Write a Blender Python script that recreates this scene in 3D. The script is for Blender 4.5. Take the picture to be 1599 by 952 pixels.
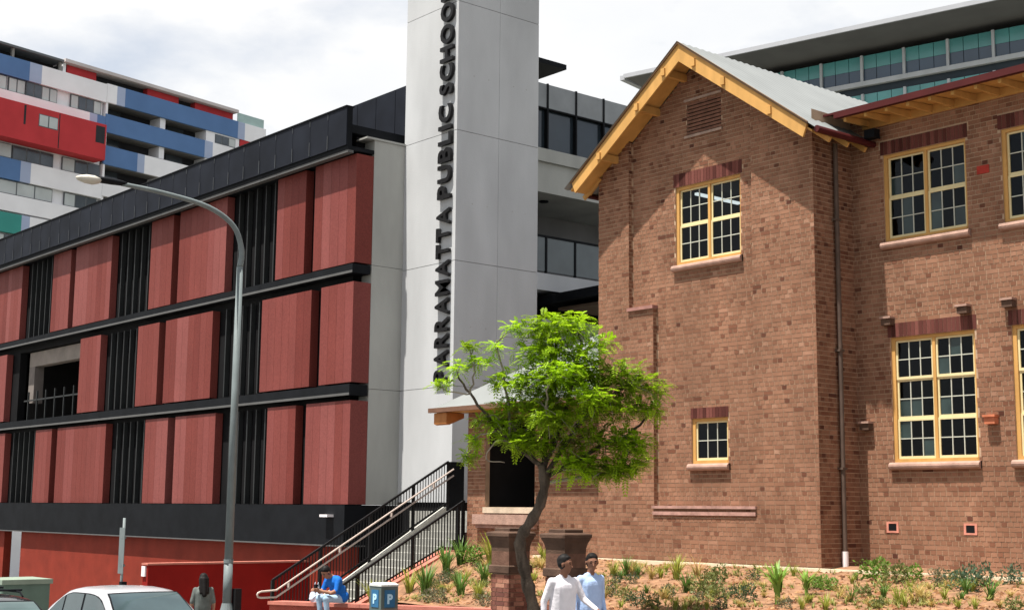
import bpy, bmesh, math, random
import numpy as np
from mathutils import Vector, Matrix
random.seed(7); RNG=np.random.default_rng(7)
S=bpy.context.scene; C=S.collection
for o in list(bpy.data.objects): bpy.data.objects.remove(o)
R=math.radians
# ---------------------------------------------------------------- camera
FPX,PIT,ROL,YAW=2173.55,R(8.376),R(0.5636),R(50.026)
fw=Vector((-math.sin(YAW)*math.cos(PIT),math.cos(YAW)*math.cos(PIT),math.sin(PIT)))
r0=Vector((math.cos(YAW),math.sin(YAW),0)); u0_=r0.cross(fw)
cr=r0*math.cos(ROL)+u0_*math.sin(ROL); cu=u0_*math.cos(ROL)-r0*math.sin(ROL)
cam=bpy.data.objects.new('camera',bpy.data.cameras.new('camera')); C.objects.link(cam)
cam.matrix_world=Matrix(((cr.x,cu.x,-fw.x,0),(cr.y,cu.y,-fw.y,0),(cr.z,cu.z,-fw.z,0),(0,0,0,1)))
cam.data.sensor_width=36; cam.data.lens=FPX/1599*36; cam.data.clip_end=4000; cam.data.clip_start=.1
S.camera=cam
# ---------------------------------------------------------------- sky, sun, exposure
SUN=Vector((.12,1,-2.85)).normalized()
W=bpy.data.worlds.new('World'); S.world=W; W.use_nodes=True
nt=W.node_tree; nt.nodes.clear(); N=nt.nodes.new; LK=nt.links.new
out=N('ShaderNodeOutputWorld'); bg=N('ShaderNodeBackground'); sky=N('ShaderNodeTexSky')
sky.sky_type='NISHITA'; sky.sun_disc=False
sky.sun_elevation=math.asin(-SUN.z); sky.sun_rotation=math.atan2(-SUN.x,-SUN.y); sky.dust_density=2.0
tc=N('ShaderNodeTexCoord'); mp=N('ShaderNodeMapping'); mp.inputs['Scale'].default_value=(1.6,1.6,3.6); mp.inputs['Location'].default_value=(.35,.2,.1)
nz=N('ShaderNodeTexNoise'); nz.inputs['Scale'].default_value=1.9; nz.inputs['Detail'].default_value=7; nz.inputs['Roughness'].default_value=.55
rp=N('ShaderNodeValToRGB'); rp.color_ramp.elements[0].position=.33; rp.color_ramp.elements[0].color=(.30,.30,.30,1)
rp.color_ramp.elements[1].position=.53; rp.color_ramp.elements[1].color=(1,1,1,1)
nz2=N('ShaderNodeTexNoise'); nz2.inputs['Scale'].default_value=4.2; nz2.inputs['Detail'].default_value=6
rp2=N('ShaderNodeValToRGB'); rp2.color_ramp.elements[0].position=.25; rp2.color_ramp.elements[0].color=(6.0,6.15,6.35,1)
rp2.color_ramp.elements[1].position=.62; rp2.color_ramp.elements[1].color=(6.7,6.7,6.7,1)
mx=N('ShaderNodeMix'); mx.data_type='RGBA'
LK(tc.outputs['Generated'],mp.inputs['Vector']); LK(mp.outputs[0],nz.inputs['Vector']); LK(mp.outputs[0],nz2.inputs['Vector'])
LK(nz.outputs['Fac'],rp.inputs[0]); LK(nz2.outputs['Fac'],rp2.inputs[0])
LK(rp.outputs[0],mx.inputs['Factor']); LK(sky.outputs[0],mx.inputs['A']); LK(rp2.outputs[0],mx.inputs['B'])
LK(mx.outputs['Result'],bg.inputs[0]); bg.inputs[1].default_value=.072; LK(bg.outputs[0],out.inputs[0])
sl=bpy.data.lights.new('sun','SUN'); sl.energy=5.0; sl.angle=R(.6); sl.color=(1,.95,.86)
so=bpy.data.objects.new('sun',sl); C.objects.link(so); so.rotation_euler=SUN.to_track_quat('-Z','Y').to_euler(); so.location=(-20,-30,60)
S.view_settings.view_transform='Standard'; S.view_settings.look='None'; S.view_settings.gamma=1; S.view_settings.exposure=1.1
S.view_settings.use_curve_mapping=False
S.render.engine='CYCLES'

# ---------------------------------------------------------------- materials
def nodes(name):
    m=bpy.data.materials.new(name); m.use_nodes=True; t=m.node_tree
    return m,t,t.nodes['Principled BSDF']
def sc(c,k): return tuple(min(1,x*k) for x in c[:3])+(1,)
def mat(name,col,rough=.7,var=.15,scale=2.5,bump=0.,bscale=40,metal=0.,spec=.12,streak=0.,detail=5,coat=0):
    m,t,b=nodes(name); n=t.nodes.new; l=t.links.new
    b.inputs['Roughness'].default_value=rough; b.inputs['Metallic'].default_value=metal
    b.inputs['Specular IOR Level'].default_value=spec; b.inputs['Coat Weight'].default_value=coat
    g=n('ShaderNodeNewGeometry'); nz=n('ShaderNodeTexNoise'); nz.inputs['Scale'].default_value=scale; nz.inputs['Detail'].default_value=detail
    src=g.outputs['Position']
    if streak:
        mp=n('ShaderNodeMapping'); mp.inputs['Scale'].default_value=(1,1,streak); l(src,mp.inputs[0]); l(mp.outputs[0],nz.inputs['Vector'])
    else: l(src,nz.inputs['Vector'])
    r=n('ShaderNodeValToRGB'); r.color_ramp.elements[0].position=.3; r.color_ramp.elements[1].position=.7
    r.color_ramp.elements[0].color=sc(col,1-var); r.color_ramp.elements[1].color=sc(col,1+var)
    l(nz.outputs['Fac'],r.inputs[0]); l(r.outputs[0],b.inputs['Base Color'])
    if bump:
        n2=n('ShaderNodeTexNoise'); n2.inputs['Scale'].default_value=bscale; n2.inputs['Detail'].default_value=4; l(src,n2.inputs['Vector'])
        bp=n('ShaderNodeBump'); bp.inputs['Strength'].default_value=bump; bp.inputs['Distance'].default_value=.02; l(n2.outputs['Fac'],bp.inputs['Height']); l(bp.outputs[0],b.inputs['Normal'])
    return m
def tonemat(name,stops,rough=.85,wash=.22,wscale=.9,bump=.25,bscale=60,attr='tone'):
    m,t,b=nodes(name); n=t.nodes.new; l=t.links.new
    b.inputs['Roughness'].default_value=rough; b.inputs['Specular IOR Level'].default_value=.08
    a=n('ShaderNodeAttribute'); a.attribute_name=attr
    r=n('ShaderNodeValToRGB'); el=r.color_ramp.elements
    while len(el)<len(stops): el.new(.5)
    for e,(p,c) in zip(el,stops): e.position=p; e.color=tuple(c)+(1,)
    l(a.outputs['Fac'],r.inputs[0])
    g=n('ShaderNodeNewGeometry'); nz=n('ShaderNodeTexNoise'); nz.inputs['Scale'].default_value=wscale; nz.inputs['Detail'].default_value=6; l(g.outputs['Position'],nz.inputs['Vector'])
    mr=n('ShaderNodeMapRange'); mr.inputs['From Min'].default_value=.3; mr.inputs['From Max'].default_value=.7; mr.inputs['To Min'].default_value=1-wash; mr.inputs['To Max'].default_value=1+wash
    l(nz.outputs['Fac'],mr.inputs['Value'])
    n2=n('ShaderNodeTexNoise'); n2.inputs['Scale'].default_value=bscale; n2.inputs['Detail'].default_value=3; l(g.outputs['Position'],n2.inputs['Vector'])
    mr2=n('ShaderNodeMapRange'); mr2.inputs['From Min'].default_value=.3; mr2.inputs['From Max'].default_value=.7; mr2.inputs['To Min'].default_value=.85; mr2.inputs['To Max'].default_value=1.15
    l(n2.outputs['Fac'],mr2.inputs['Value'])
    mp3=n('ShaderNodeMapping'); mp3.inputs['Scale'].default_value=(2.6,2.6,.35); l(g.outputs['Position'],mp3.inputs[0]); n3=n('ShaderNodeTexNoise'); n3.inputs['Scale'].default_value=1.0; n3.inputs['Detail'].default_value=5; l(mp3.outputs[0],n3.inputs['Vector'])
    mr3=n('ShaderNodeMapRange'); mr3.inputs['From Min'].default_value=.35; mr3.inputs['From Max'].default_value=.65; mr3.inputs['To Min'].default_value=1-wash*.7; mr3.inputs['To Max'].default_value=1+wash*.35; l(n3.outputs['Fac'],mr3.inputs['Value'])
    m0=n('ShaderNodeMath'); m0.operation='MULTIPLY'; l(mr.outputs[0],m0.inputs[0]); l(mr3.outputs[0],m0.inputs[1])
    mm=n('ShaderNodeMath'); mm.operation='MULTIPLY'; l(m0.outputs[0],mm.inputs[0]); l(mr2.outputs[0],mm.inputs[1])
    mu=n('ShaderNodeVectorMath'); mu.operation='SCALE'; l(r.outputs[0],mu.inputs[0]); l(mm.outputs[0],mu.inputs['Scale'])
    l(mu.outputs[0],b.inputs['Base Color'])
    if bump:
        bp=n('ShaderNodeBump'); bp.inputs['Strength'].default_value=bump; bp.inputs['Distance'].default_value=.01; l(n2.outputs['Fac'],bp.inputs['Height']); l(bp.outputs[0],b.inputs['Normal'])
    return m
def glassmat(name,tint,refl=.06,rough=.03,see=.25):
    m,t,b=nodes(name); n=t.nodes.new; l=t.links.new; o=t.nodes['Material Output']
    tr=n('ShaderNodeBsdfTransparent'); tr.inputs[0].default_value=tuple(x*see for x in tint)+(1,)
    gl=n('ShaderNodeBsdfGlossy'); gl.inputs['Roughness'].default_value=rough; gl.inputs[0].default_value=(.9,.95,1,1)
    fr=n('ShaderNodeFresnel'); fr.inputs[0].default_value=1.26
    nz=n('ShaderNodeTexNoise'); nz.inputs['Scale'].default_value=1.5; g=n('ShaderNodeNewGeometry'); l(g.outputs['Position'],nz.inputs['Vector'])
    bp=n('ShaderNodeBump'); bp.inputs['Strength'].default_value=.06; bp.inputs['Distance'].default_value=.05; l(nz.outputs['Fac'],bp.inputs['Height']); l(bp.outputs[0],gl.inputs['Normal'])
    mx=n('ShaderNodeMixShader'); l(fr.outputs[0],mx.inputs[0]); l(tr.outputs[0],mx.inputs[1]); l(gl.outputs[0],mx.inputs[2]); l(mx.outputs[0],o.inputs[0])
    return m
def emat(name,col,e):
    m,t,b=nodes(name); b.inputs['Base Color'].default_value=col+(1,); b.inputs['Emission Color'].default_value=col+(1,); b.inputs['Emission Strength'].default_value=e; return m
BRICK=tonemat('brick',[(0,(.08,.031,.021)),(.16,(.145,.062,.038)),(.45,(.212,.106,.066)),(.75,(.258,.135,.087)),(1,(.32,.185,.128))],wash=.16,wscale=.9,bump=.3)
BRICKD=tonemat('dark_red_brick',[(0,(.055,.018,.015)),(.5,(.10,.034,.028)),(1,(.15,.055,.045))],wash=.15)
BRICKP=tonemat('gatepost_brick',[(0,(.12,.05,.04)),(.5,(.24,.10,.07)),(1,(.34,.17,.12))],wash=.15)
MORTAR=mat('mortar',(.37,.26,.18),.95,.22,3,.3,80)
OCHRE=mat('ochre_paint',(.47,.262,.085),.55,.14,4,.05,30,streak=.3)
CREAM=mat('cream_paint',(.60,.51,.29),.5,.06,5)
BARW=mat('pale_glazing_paint',(.42,.43,.37),.5,.06,5)
PANE=glassmat('window_glass',(.7,.8,.85),see=.5)
PANE2=mat('greenish_old_glass',(.02,.034,.033),.08,.4,2,spec=.35)
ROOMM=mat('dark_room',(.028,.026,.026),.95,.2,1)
SILL=mat('pink_concrete',(.32,.205,.165),.85,.2,6,.3,50)
STONE=mat('brown_sandstone',(.085,.052,.038),.9,.25,4,.4,40)
PSTONE=mat('pale_stone',(.46,.38,.29),.9,.2,4,.3,50)
TIN=mat('corrugated_roofing',(.165,.175,.175),.5,.10,1.2,metal=.0,spec=.5)
MAROON=mat('maroon_gutter',(.06,.012,.012),.5,.12,3)
PIPE=mat('brown_pipe',(.085,.06,.048),.6,.2,3)
WHITEP=mat('white_plastic',(.72,.68,.70),.5,.06,6)
TERRA=mat('terracotta',(.42,.14,.075),.8,.2,8)
PANEL=tonemat('terracotta_board',[(0,(.115,.024,.020)),(.35,(.148,.036,.030)),(.7,(.175,.049,.044)),(1,(.21,.068,.062))],rough=.55,wash=.07,wscale=.5,bump=.1,bscale=25)
CHAR=mat('charcoal_metal',(.008,.009,.011),.65,.2,2,spec=.06)
CHARF=mat('fascia_metal',(.010,.012,.018),.6,.3,1.0,spec=.08)
GREYL=mat('grey_trim_lit_edge',(.085,.085,.085),.5,.1,2)
FIN=mat('fin_metal',(.02,.022,.023),.55,.15,2,spec=.2)
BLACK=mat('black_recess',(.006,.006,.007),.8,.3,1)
SEAM=mat('seam_metal',(.055,.06,.066),.5,.1,2)
REDW=mat('red_painted_masonry',(.17,.024,.014),.75,.16,1.6,.25,25)
REDK=mat('red_rendered_wall',(.20,.008,.006),.8,.12,1.5,.1,20)
CONC=mat('pale_concrete',(.395,.405,.42),.8,.13,.7,.2,30,streak=.35,detail=8)
CONCP=mat('grey_concrete',(.33,.335,.32),.85,.14,1.0,.25,30,streak=.3,detail=8)
STEPC=mat('stair_concrete',(.25,.247,.228),.85,.15,2.5,.2,40)
PINKC=mat('pink_red_coping',(.36,.13,.10),.85,.15,3,.2,40)
WALLR=mat('red_garden_wall',(.30,.07,.05),.85,.2,2.5,.3,30)
LETTER=mat('letter_black',(.012,.012,.013),.4,.1,3)
STEEL=mat('galvanised_steel',(.135,.16,.165),.55,.12,3,spec=.25)
RAILM=mat('handrail_steel',(.45,.37,.33),.4,.1,3,spec=.4)
FENCEM=mat('black_fence',(.012,.012,.013),.5,.1,3)
ASPH=mat('asphalt',(.055,.055,.057),.9,.2,6,.4,60)
PAVE=mat('footpath_concrete',(.21,.20,.185),.9,.15,2,.3,40)
KERB=mat('kerb_concrete',(.34,.33,.31),.9,.15,3,.3,40)
SOIL=mat('orange_mulch',(.22,.122,.072),.95,.35,5,.9,18,detail=9)
STRIP=mat('cream_edging',(.60,.50,.37),.85,.15,5)
GRND=mat('far_ground',(.14,.14,.12),.95,.2,.2)
LEAFM={}
def leafmat(name,c,var=.35,tr=.35):
    m,t,b=nodes(name); n=t.nodes.new; l=t.links.new; o=t.nodes['Material Output']
    g=n('ShaderNodeNewGeometry'); nz=n('ShaderNodeTexNoise'); nz.inputs['Scale'].default_value=7; l(g.outputs['Position'],nz.inputs['Vector'])
    a=n('ShaderNodeAttribute'); a.attribute_name='tone'
    ad=n('ShaderNodeMath'); ad.operation='MULTIPLY_ADD'; ad.inputs[1].default_value=.5; l(nz.outputs['Fac'],ad.inputs[0]); 
    m2=n('ShaderNodeMath'); m2.operation='MULTIPLY'; m2.inputs[1].default_value=.5; l(a.outputs['Fac'],m2.inputs[0]); l(m2.outputs[0],ad.inputs[2])
    r=n('ShaderNodeValToRGB'); r.color_ramp.elements[0].position=.2; r.color_ramp.elements[1].position=.8
    r.color_ramp.elements[0].color=sc(c,1-var); r.color_ramp.elements[1].color=sc(c,1+var); l(ad.outputs[0],r.inputs[0])
    l(r.outputs[0],b.inputs['Base Color']); b.inputs['Roughness'].default_value=.5; b.inputs['Specular IOR Level'].default_value=.3
    tl=n('ShaderNodeBsdfTranslucent'); l(r.outputs[0],tl.inputs[0])
    mx=n('ShaderNodeMixShader'); mx.inputs[0].default_value=tr; l(b.outputs[0],mx.inputs[1]); l(tl.outputs[0],mx.inputs[2]); l(mx.outputs[0],o.inputs[0])
    return m
LEAFM['tree']=leafmat('tree_leaf',(.27,.42,.012),.55,.45)
LEAFM['lime']=leafmat('lime_leaf',(.25,.28,.045)); LEAFM['tuft']=leafmat('green_leaf',(.085,.17,.03)); LEAFM['shrub']=leafmat('shrub_leaf',(.13,.22,.035))
LEAFM['olive']=leafmat('olive_leaf',(.14,.16,.05)); LEAFM['dark']=leafmat('dark_leaf',(.055,.085,.04)); LEAFM['grey']=leafmat('greygreen_leaf',(.14,.14,.08))
LEAFM['blue']=leafmat('bluegreen_leaf',(.07,.115,.065)); LEAFM['dry']=leafmat('dry_grass',(.36,.27,.085)); LEAFM['agave']=leafmat('agave_leaf',(.19,.32,.055))
BARK=mat('bark',(.08,.062,.048),.95,.55,9,1.0,38,streak=.3)
TWIG=mat('twig_bark',(.26,.22,.18),.9,.3,9)

# ---------------------------------------------------------------- geometry helpers
OFF={}
class M:
    def __init__(s): s.v=[]; s.f=[]; s.m=[]; s.t=[]
    def add(s,v,f,mi=0,tone=.5):
        b=len(s.v); s.v+= [tuple(p) for p in v]; s.f+=[tuple(i+b for i in q) for q in f]; s.m+=[mi]*len(f); s.t+=[tone]*len(f); return s
    def box(s,x0,y0,z0,x1,y1,z1,mi=0,tone=.5):
        return s.add([(x0,y0,z0),(x1,y0,z0),(x1,y1,z0),(x0,y1,z0),(x0,y0,z1),(x1,y0,z1),(x1,y1,z1),(x0,y1,z1)],
          [(0,3,2,1),(4,5,6,7),(0,1,5,4),(1,2,6,5),(2,3,7,6),(3,0,4,7)],mi,tone)
    def hexa(s,p,mi=0,tone=.5): return s.add(p,[(0,3,2,1),(4,5,6,7),(0,1,5,4),(1,2,6,5),(2,3,7,6),(3,0,4,7)],mi,tone)
    def bar(s,a,b,w,h,side=None,mi=0,tone=.5):
        a,b=Vector(a),Vector(b); d=(b-a).normalized(); sd=Vector(side).normalized() if side else (d.cross(Vector((0,0,1))) if abs(d.z)<.95 else Vector((1,0,0))).normalized()
        sd=(sd-d*sd.dot(d)).normalized(); up=sd.cross(d)
        p=[q+sd*i*w/2+up*j*h/2 for q in (a,b) for i,j in ((-1,-1),(1,-1),(1,1),(-1,1))]
        return s.add(p,[(0,1,2,3),(7,6,5,4),(0,4,5,1),(1,5,6,2),(2,6,7,3),(3,7,4,0)],mi,tone)
    def tube(s,pts,rad,n=8,mi=0,tone=.5,cap=True):
        pts=[Vector(p) for p in pts]; rad=rad if isinstance(rad,(list,tuple)) else [rad]*len(pts); b=len(s.v); ref=None
        for i,p in enumerate(pts):
            d=(pts[min(i+1,len(pts)-1)]-pts[max(i-1,0)])
            d=d.normalized() if d.length>1e-9 else Vector((0,0,1))
            if ref is None: ref=Vector((1,0,0)) if abs(d.x)<.8 else Vector((0,1,0))
            a=(ref-d*ref.dot(d)).normalized(); c=d.cross(a); ref=a
            for k in range(n):
                t=2*math.pi*k/n; s.v.append(tuple(p+(a*math.cos(t)+c*math.sin(t))*rad[i]))
        nf=len(s.f)
        for i in range(len(pts)-1):
            for k in range(n): s.f.append((b+i*n+k,b+i*n+(k+1)%n,b+(i+1)*n+(k+1)%n,b+(i+1)*n+k))
        if cap: s.f.append(tuple(b+k for k in range(n))[::-1]); s.f.append(tuple(b+(len(pts)-1)*n+k for k in range(n)))
        k=len(s.f)-nf; s.m+=[mi]*k; s.t+=[tone]*k; return s
    def ext(s,poly,vec,mi=0,tone=.5):
        n=len(poly); v=[Vector(p) for p in poly]; w=[p+Vector(vec) for p in v]
        return s.add(v+w,[tuple(range(n))[::-1],tuple(range(n,2*n))]+[(i,(i+1)%n,n+(i+1)%n,n+i) for i in range(n)],mi,tone)
    def sq(s,cx,cy,prof,mi=0):   # square lathe: prof [(half width,z)]
        b=len(s.v)
        for h,z in prof: s.v+=[(cx-h,cy-h,z),(cx+h,cy-h,z),(cx+h,cy+h,z),(cx-h,cy+h,z)]
        f=[(b+4*i+k,b+4*i+(k+1)%4,b+4*i+4+(k+1)%4,b+4*i+4+k) for i in range(len(prof)-1) for k in range(4)]
        e=b+4*(len(prof)-1); f+=[(b+3,b+2,b+1,b),(e,e+1,e+2,e+3)]
        s.f+=f; s.m+=[mi]*len(f); s.t+=[.5]*len(f); return s
    def mesh(s,name,mats,off=(0,0,0),smooth=False,tone=False):
        me=bpy.data.meshes.new(name); ox,oy,oz=off
        me.from_pydata([(x-ox,y-oy,z-oz) for x,y,z in s.v],[],s.f)
        for m in (mats if isinstance(mats,(list,tuple)) else [mats]): me.materials.append(m)
        if len(me.polygons)==len(s.m): me.polygons.foreach_set('material_index',s.m)
        if smooth: me.polygons.foreach_set('use_smooth',[True]*len(me.polygons))
        if tone:
            a=me.attributes.new('tone','FLOAT','FACE'); a.data.foreach_set('value',s.t)
        me.update(); return me
def tag(o,label=None,cat=None,group=None,kind=None):
    if label: o['label']=label
    if cat: o['category']=cat
    if group: o['group']=group
    if kind: o['kind']=kind
    return o
def thing(name,label,cat,loc=(0,0,0),group=None):
    o=bpy.data.objects.new(name,None); C.objects.link(o); o.location=loc; o.empty_display_size=.2; OFF[o.name]=Vector(loc); return tag(o,label,cat,group)
def part(name,m,mats,parent,smooth=False,tone=False,label=None,kind=None):
    off=OFF[parent.name]; o=bpy.data.objects.new(name,m.mesh(name,mats,off,smooth,tone)); C.objects.link(o); o.parent=parent; OFF[o.name]=off
    if label: o['label']=label
    if kind: o['kind']=kind
    return o
def inst(name,me,loc,parent,rz=0,scale=None):
    o=bpy.data.objects.new(name,me); C.objects.link(o); o.parent=parent; o.location=Vector(loc)-OFF[parent.name]; o.rotation_euler=(0,0,rz)
    if scale: o.scale=scale
    return o
def solo(name,m,mats,base,label=None,cat=None,group=None,kind=None,smooth=False,tone=False):
    o=bpy.data.objects.new(name,m.mesh(name,mats,base,smooth,tone)); C.objects.link(o); o.location=base; OFF[o.name]=Vector(base); return tag(o,label,cat,group,kind)
def clamp(x,a,b): return max(a,min(b,x))
def g(X): return -1.55+.055*clamp(X,-75,25)
def sm(t): t=clamp(t,0,1); return t*t*(3-2*t)
def zfront(X): return -1.35+.037*(X+10)
def soil(X,Y):
    t=(Y-15.2)/5.4; zf=zfront(X); base=zf+(-1.03-zf)*clamp(t,0,1.15)
    zc=max(g(X)-.05,-1.0-.47*max(0,20.4-Y)); w=sm((X+26.5)/4.5)
    return zc*(1-w)+base*w
def soilz(X,Y): return soil(X,Y)+.05*math.sin(X*2.3+Y*1.1)*math.sin(Y*2.7-X*.9)*.6+.02*math.sin(X*7.1)*math.sin(Y*6.3)

# ---------------------------------------------------------------- the ground
def sheet(name,xs,ys,zf,m,kind='structure',smooth=False):
    q=M(); nx=len(xs)
    q.v=[(x,y,zf(x,y)) for y in ys for x in xs]
    q.f=[(j*nx+i,j*nx+i+1,(j+1)*nx+i+1,(j+1)*nx+i) for j in range(len(ys)-1) for i in range(nx-1)]; q.m=[0]*len(q.f); q.t=[.5]*len(q.f)
    o=bpy.data.objects.new(name,q.mesh(name,m,(0,0,0),smooth)); C.objects.link(o); return tag(o,kind=kind)
XS=[-1500,-75,25,1500]
sheet('ground',XS,[-1500,2500],lambda x,y:g(x)-.25,GRND)
sheet('road',XS,[2.2,11.85],lambda x,y:g(x)-.13,ASPH)
sheet('footpath',XS,[12.0,22.5],lambda x,y:g(x),PAVE)
sheet('footpath',XS,[-6,2.05],lambda x,y:g(x),PAVE)
for y0,y1 in ((11.85,12.0),(2.05,2.2)):
    k=M()
    for a,b in ((-300,-75),(-75,25),(25,300)): k.hexa([(a,y0,g(a)-.2),(b,y0,g(b)-.2),(b,y1,g(b)-.2),(a,y1,g(a)-.2),(a,y0,g(a)+.004),(b,y0,g(b)+.004),(b,y1,g(b)+.004),(a,y1,g(a)+.004)])
    tag(solo('kerb',k,KERB,(0,0,0)),kind='structure')
LINE=mat('road_paint',(.75,.75,.72),.7,.15,4)
for i,x in enumerate(range(-74,12,6)):
    k=M(); k.hexa([(x,6.95,g(x)-.15),(x+3,6.95,g(x+3)-.15),(x+3,7.07,g(x+3)-.15),(x,7.07,g(x)-.15),(x,6.95,g(x)-.125),(x+3,6.95,g(x+3)-.125),(x+3,7.07,g(x+3)-.125),(x,7.07,g(x)-.125)])
    tag(solo('lane_marking',k,LINE,(x,7,g(x))),kind='structure')
sheet('garden_soil',list(np.arange(-26.6,-6.9,.22)),list(np.arange(15.45,22.3,.2)),soilz,SOIL,smooth=True)
# mulch chips and clods on the soil
cl=M()
for i in range(5200):
    x=random.uniform(-25.5,-8); y=random.uniform(15.5,20.6); z=soilz(x,y); r=random.uniform(.012,.045); a=random.uniform(0,6.28)
    e=Vector((math.cos(a),math.sin(a),random.uniform(-.3,.3)))*r*1.6; h=Vector((-e.y,e.x,0)).normalized()*r*.6; up=Vector((0,0,r*.8)); p=Vector((x,y,z))
    cl.add([p+e,p+h,p-e,p-h,p+up+e*.3],[(0,1,4),(1,2,4),(2,3,4),(3,0,4)],0,random.random())
CHIP=tonemat('mulch_chip',[(0,(.08,.035,.018)),(.5,(.22,.10,.048)),(1,(.36,.21,.11))],wash=.1,bump=0)
solo('mulch',cl,CHIP,(0,0,0),'loose orange wood mulch scattered over the garden soil','mulch',kind='stuff',tone=True)

# ---------------------------------------------------------------- brickwork
YB,YW,YA=20.9,22.0,20.97; YP=20.785
XL,XR=-21.85,-16.0
CH=.0862
class Frame:
    def __init__(s,o,u,n): s.o,s.u,s.n=Vector(o),Vector(u),Vector(n)
    def p(s,u,d,z): return s.o+s.u*u+s.n*d+Vector((0,0,z))
FB=Frame((0,YB,0),(1,0,0),(0,-1,0)); FW=Frame((0,YW,0),(1,0,0),(0,-1,0)); FA=Frame((0,YA,0),(1,0,0),(0,-1,0)); FR=Frame((XR,0,0),(0,1,0),(1,0,0)); FP=Frame((0,YP,0),(1,0,0),(0,-1,0)); ZL,ZK=-1.4+.0862*17,-1.4+.0862*65
BR=[]
def lay(F,u0,u1,z0,z1,ops=(),keep=None,ch=CH,dark=0.):
    k=0; z=z0
    while z<z1-.02:
        zt=min(z+ch-.014,z1); zm=(z+zt)/2
        iv=[(u0,u1)]
        for a,b,c,d in ops:
            if c-.02<zm<d+.0:
                iv=[(s,e) for s0,e0 in iv for s,e in ((s0,min(e0,a)),(max(s0,b),e0)) if e-s>.03]
        pit=.24 if k%4==1 else .12; ph=(0,.0,.03,.085)[k%4]
        for s,e in iv:
            n=math.floor((s+ph)/pit); u=n*pit-ph
            while u<e-.02:
                a,b=max(u,s),min(u+pit-.012,e)
                if b-a>.03 and (keep is None or keep((a+b)/2,zt)):
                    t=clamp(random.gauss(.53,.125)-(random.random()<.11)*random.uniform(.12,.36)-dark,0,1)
                    BR.append((F,a,b,z,zt,t))
                u+=pit
        z+=ch; k+=1
def wallsheet(F,u0,u1,z0,z1,ops,depth=.14,d0=-.008):
    q=M(); us=sorted({u0,u1,*[clamp(x,u0,u1) for o in ops for x in o[:2]]}); zs=sorted({z0,z1,*[clamp(x,z0,z1) for o in ops for x in o[2:4]]})
    for i in range(len(us)-1):
        for j in range(len(zs)-1):
            um,zm=(us[i]+us[i+1])/2,(zs[j]+zs[j+1])/2
            if any(a<um<b and c<zm<d for a,b,c,d in ops): continue
            q.add([F.p(us[i],d0,zs[j]),F.p(us[i+1],d0,zs[j]),F.p(us[i+1],d0,zs[j+1]),F.p(us[i],d0,zs[j+1])],[(0,1,2,3)])
    for a,b,c,d in ops:
        P=[(a,c),(b,c),(b,d),(a,d)]
        for i in range(4):
            (ua,za),(ub,zb)=P[i],P[(i+1)%4]
            q.add([F.p(ua,d0,za),F.p(ub,d0,zb),F.p(ub,-depth,zb),F.p(ua,-depth,za)],[(0,1,2,3)])
    return q
W2=2.47
wbay=(-19.65,-17.88,5.05,6.70); wsm=(-19.25,-18.28,.96,1.86); gv=(-19.31,-18.36,7.76,8.46)
wup=[(-15.29+W2*i,-13.52+W2*i,5.07,6.75) for i in range(3)]; wlo=[(-15.24+W2*i,-13.48+W2*i,.94,3.25) for i in range(3)]
wan=(-25.95,-24.15,.07,2.15)
def lint(o,h=.27,e=.05): return (o[0]-e,o[1]+e,o[3],o[3]+h)
def gz(u): return 9.36-.735*abs(u-(XL+XR)/2)
opsB=[wbay,wsm,gv]; opsW=wup+wlo; opsA=[wan]
HB=thing('heritage_brick_building','old brown brick schoolhouse with ochre gable eaves and cream sash windows','building',(-18.9,22,-1.2))
mo=wallsheet(FB,-20.95,-17.45,ZL-.1,7.21,opsB[:2]); c0=(XL+XR)/2
for a in ([(-20.95,7.21),(gv[0],7.21),(gv[0],gz(gv[0])),(-20.95,gz(-20.95))],[(gv[1],7.21),(-17.45,7.21),(-17.45,gz(-17.45)),(gv[1],gz(gv[1]))],[(gv[0],7.21),(gv[1],7.21),(gv[1],gv[2]),(gv[0],gv[2])],[(gv[0],gv[3]),(gv[1],gv[3]),(gv[1],gz(gv[1])),(c0,9.36),(gv[0],gz(gv[0]))]):
    mo.add([FB.p(u,-.008,z) for u,z in a],[tuple(range(len(a)))])
for (a,c),(b,d) in zip([(gv[0],gv[2]),(gv[1],gv[2]),(gv[1],gv[3]),(gv[0],gv[3])],[(gv[1],gv[2]),(gv[1],gv[3]),(gv[0],gv[3]),(gv[0],gv[2])]):
    mo.add([FB.p(a,-.008,c),FB.p(b,-.008,d),FB.p(b,-.3,d),FB.p(a,-.3,c)],[(0,1,2,3)])
part('bay_wall',mo,MORTAR,HB)
pi=M()
for a,b,c,d in ((XL,-20.20,-1.5,ZK),(XL,-20.91,ZK,7.21),(-20.20,-17.5,-1.5,ZL),(-17.5,XR,-1.5,7.21)): pi.add([FP.p(a,-.008,c),FP.p(b,-.008,c),FP.p(b,-.008,d),FP.p(a,-.008,d)],[(0,1,2,3)])
pi.add([FP.p(u,-.008,z) for u,z in ((XL,7.21),(-20.91,7.21),(-20.91,gz(-20.91)))],[(0,1,2)]); pi.add([FP.p(u,-.008,z) for u,z in ((-17.5,7.21),(XR,7.21),(-17.5,gz(-17.5)))],[(0,1,2)])
for x,c,d in ((-20.908,ZK,gz(-20.91)),(-20.198,ZL,ZK),(-17.5,ZL,gz(-17.5))): pi.add([(x,YP+.008,c),(x,YB+.01,c),(x,YB+.01,d),(x,YP+.008,d)],[(0,1,2,3)])
for a,b,z in ((-20.91,-20.2,ZK),(-20.2,-17.5,ZL)): pi.add([(a,YP+.008,z-.002),(b,YP+.008,z-.002),(b,YB+.01,z-.002),(a,YB+.01,z-.002)],[(0,1,2,3)])
part('pilaster_wall',pi,MORTAR,HB)
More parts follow.
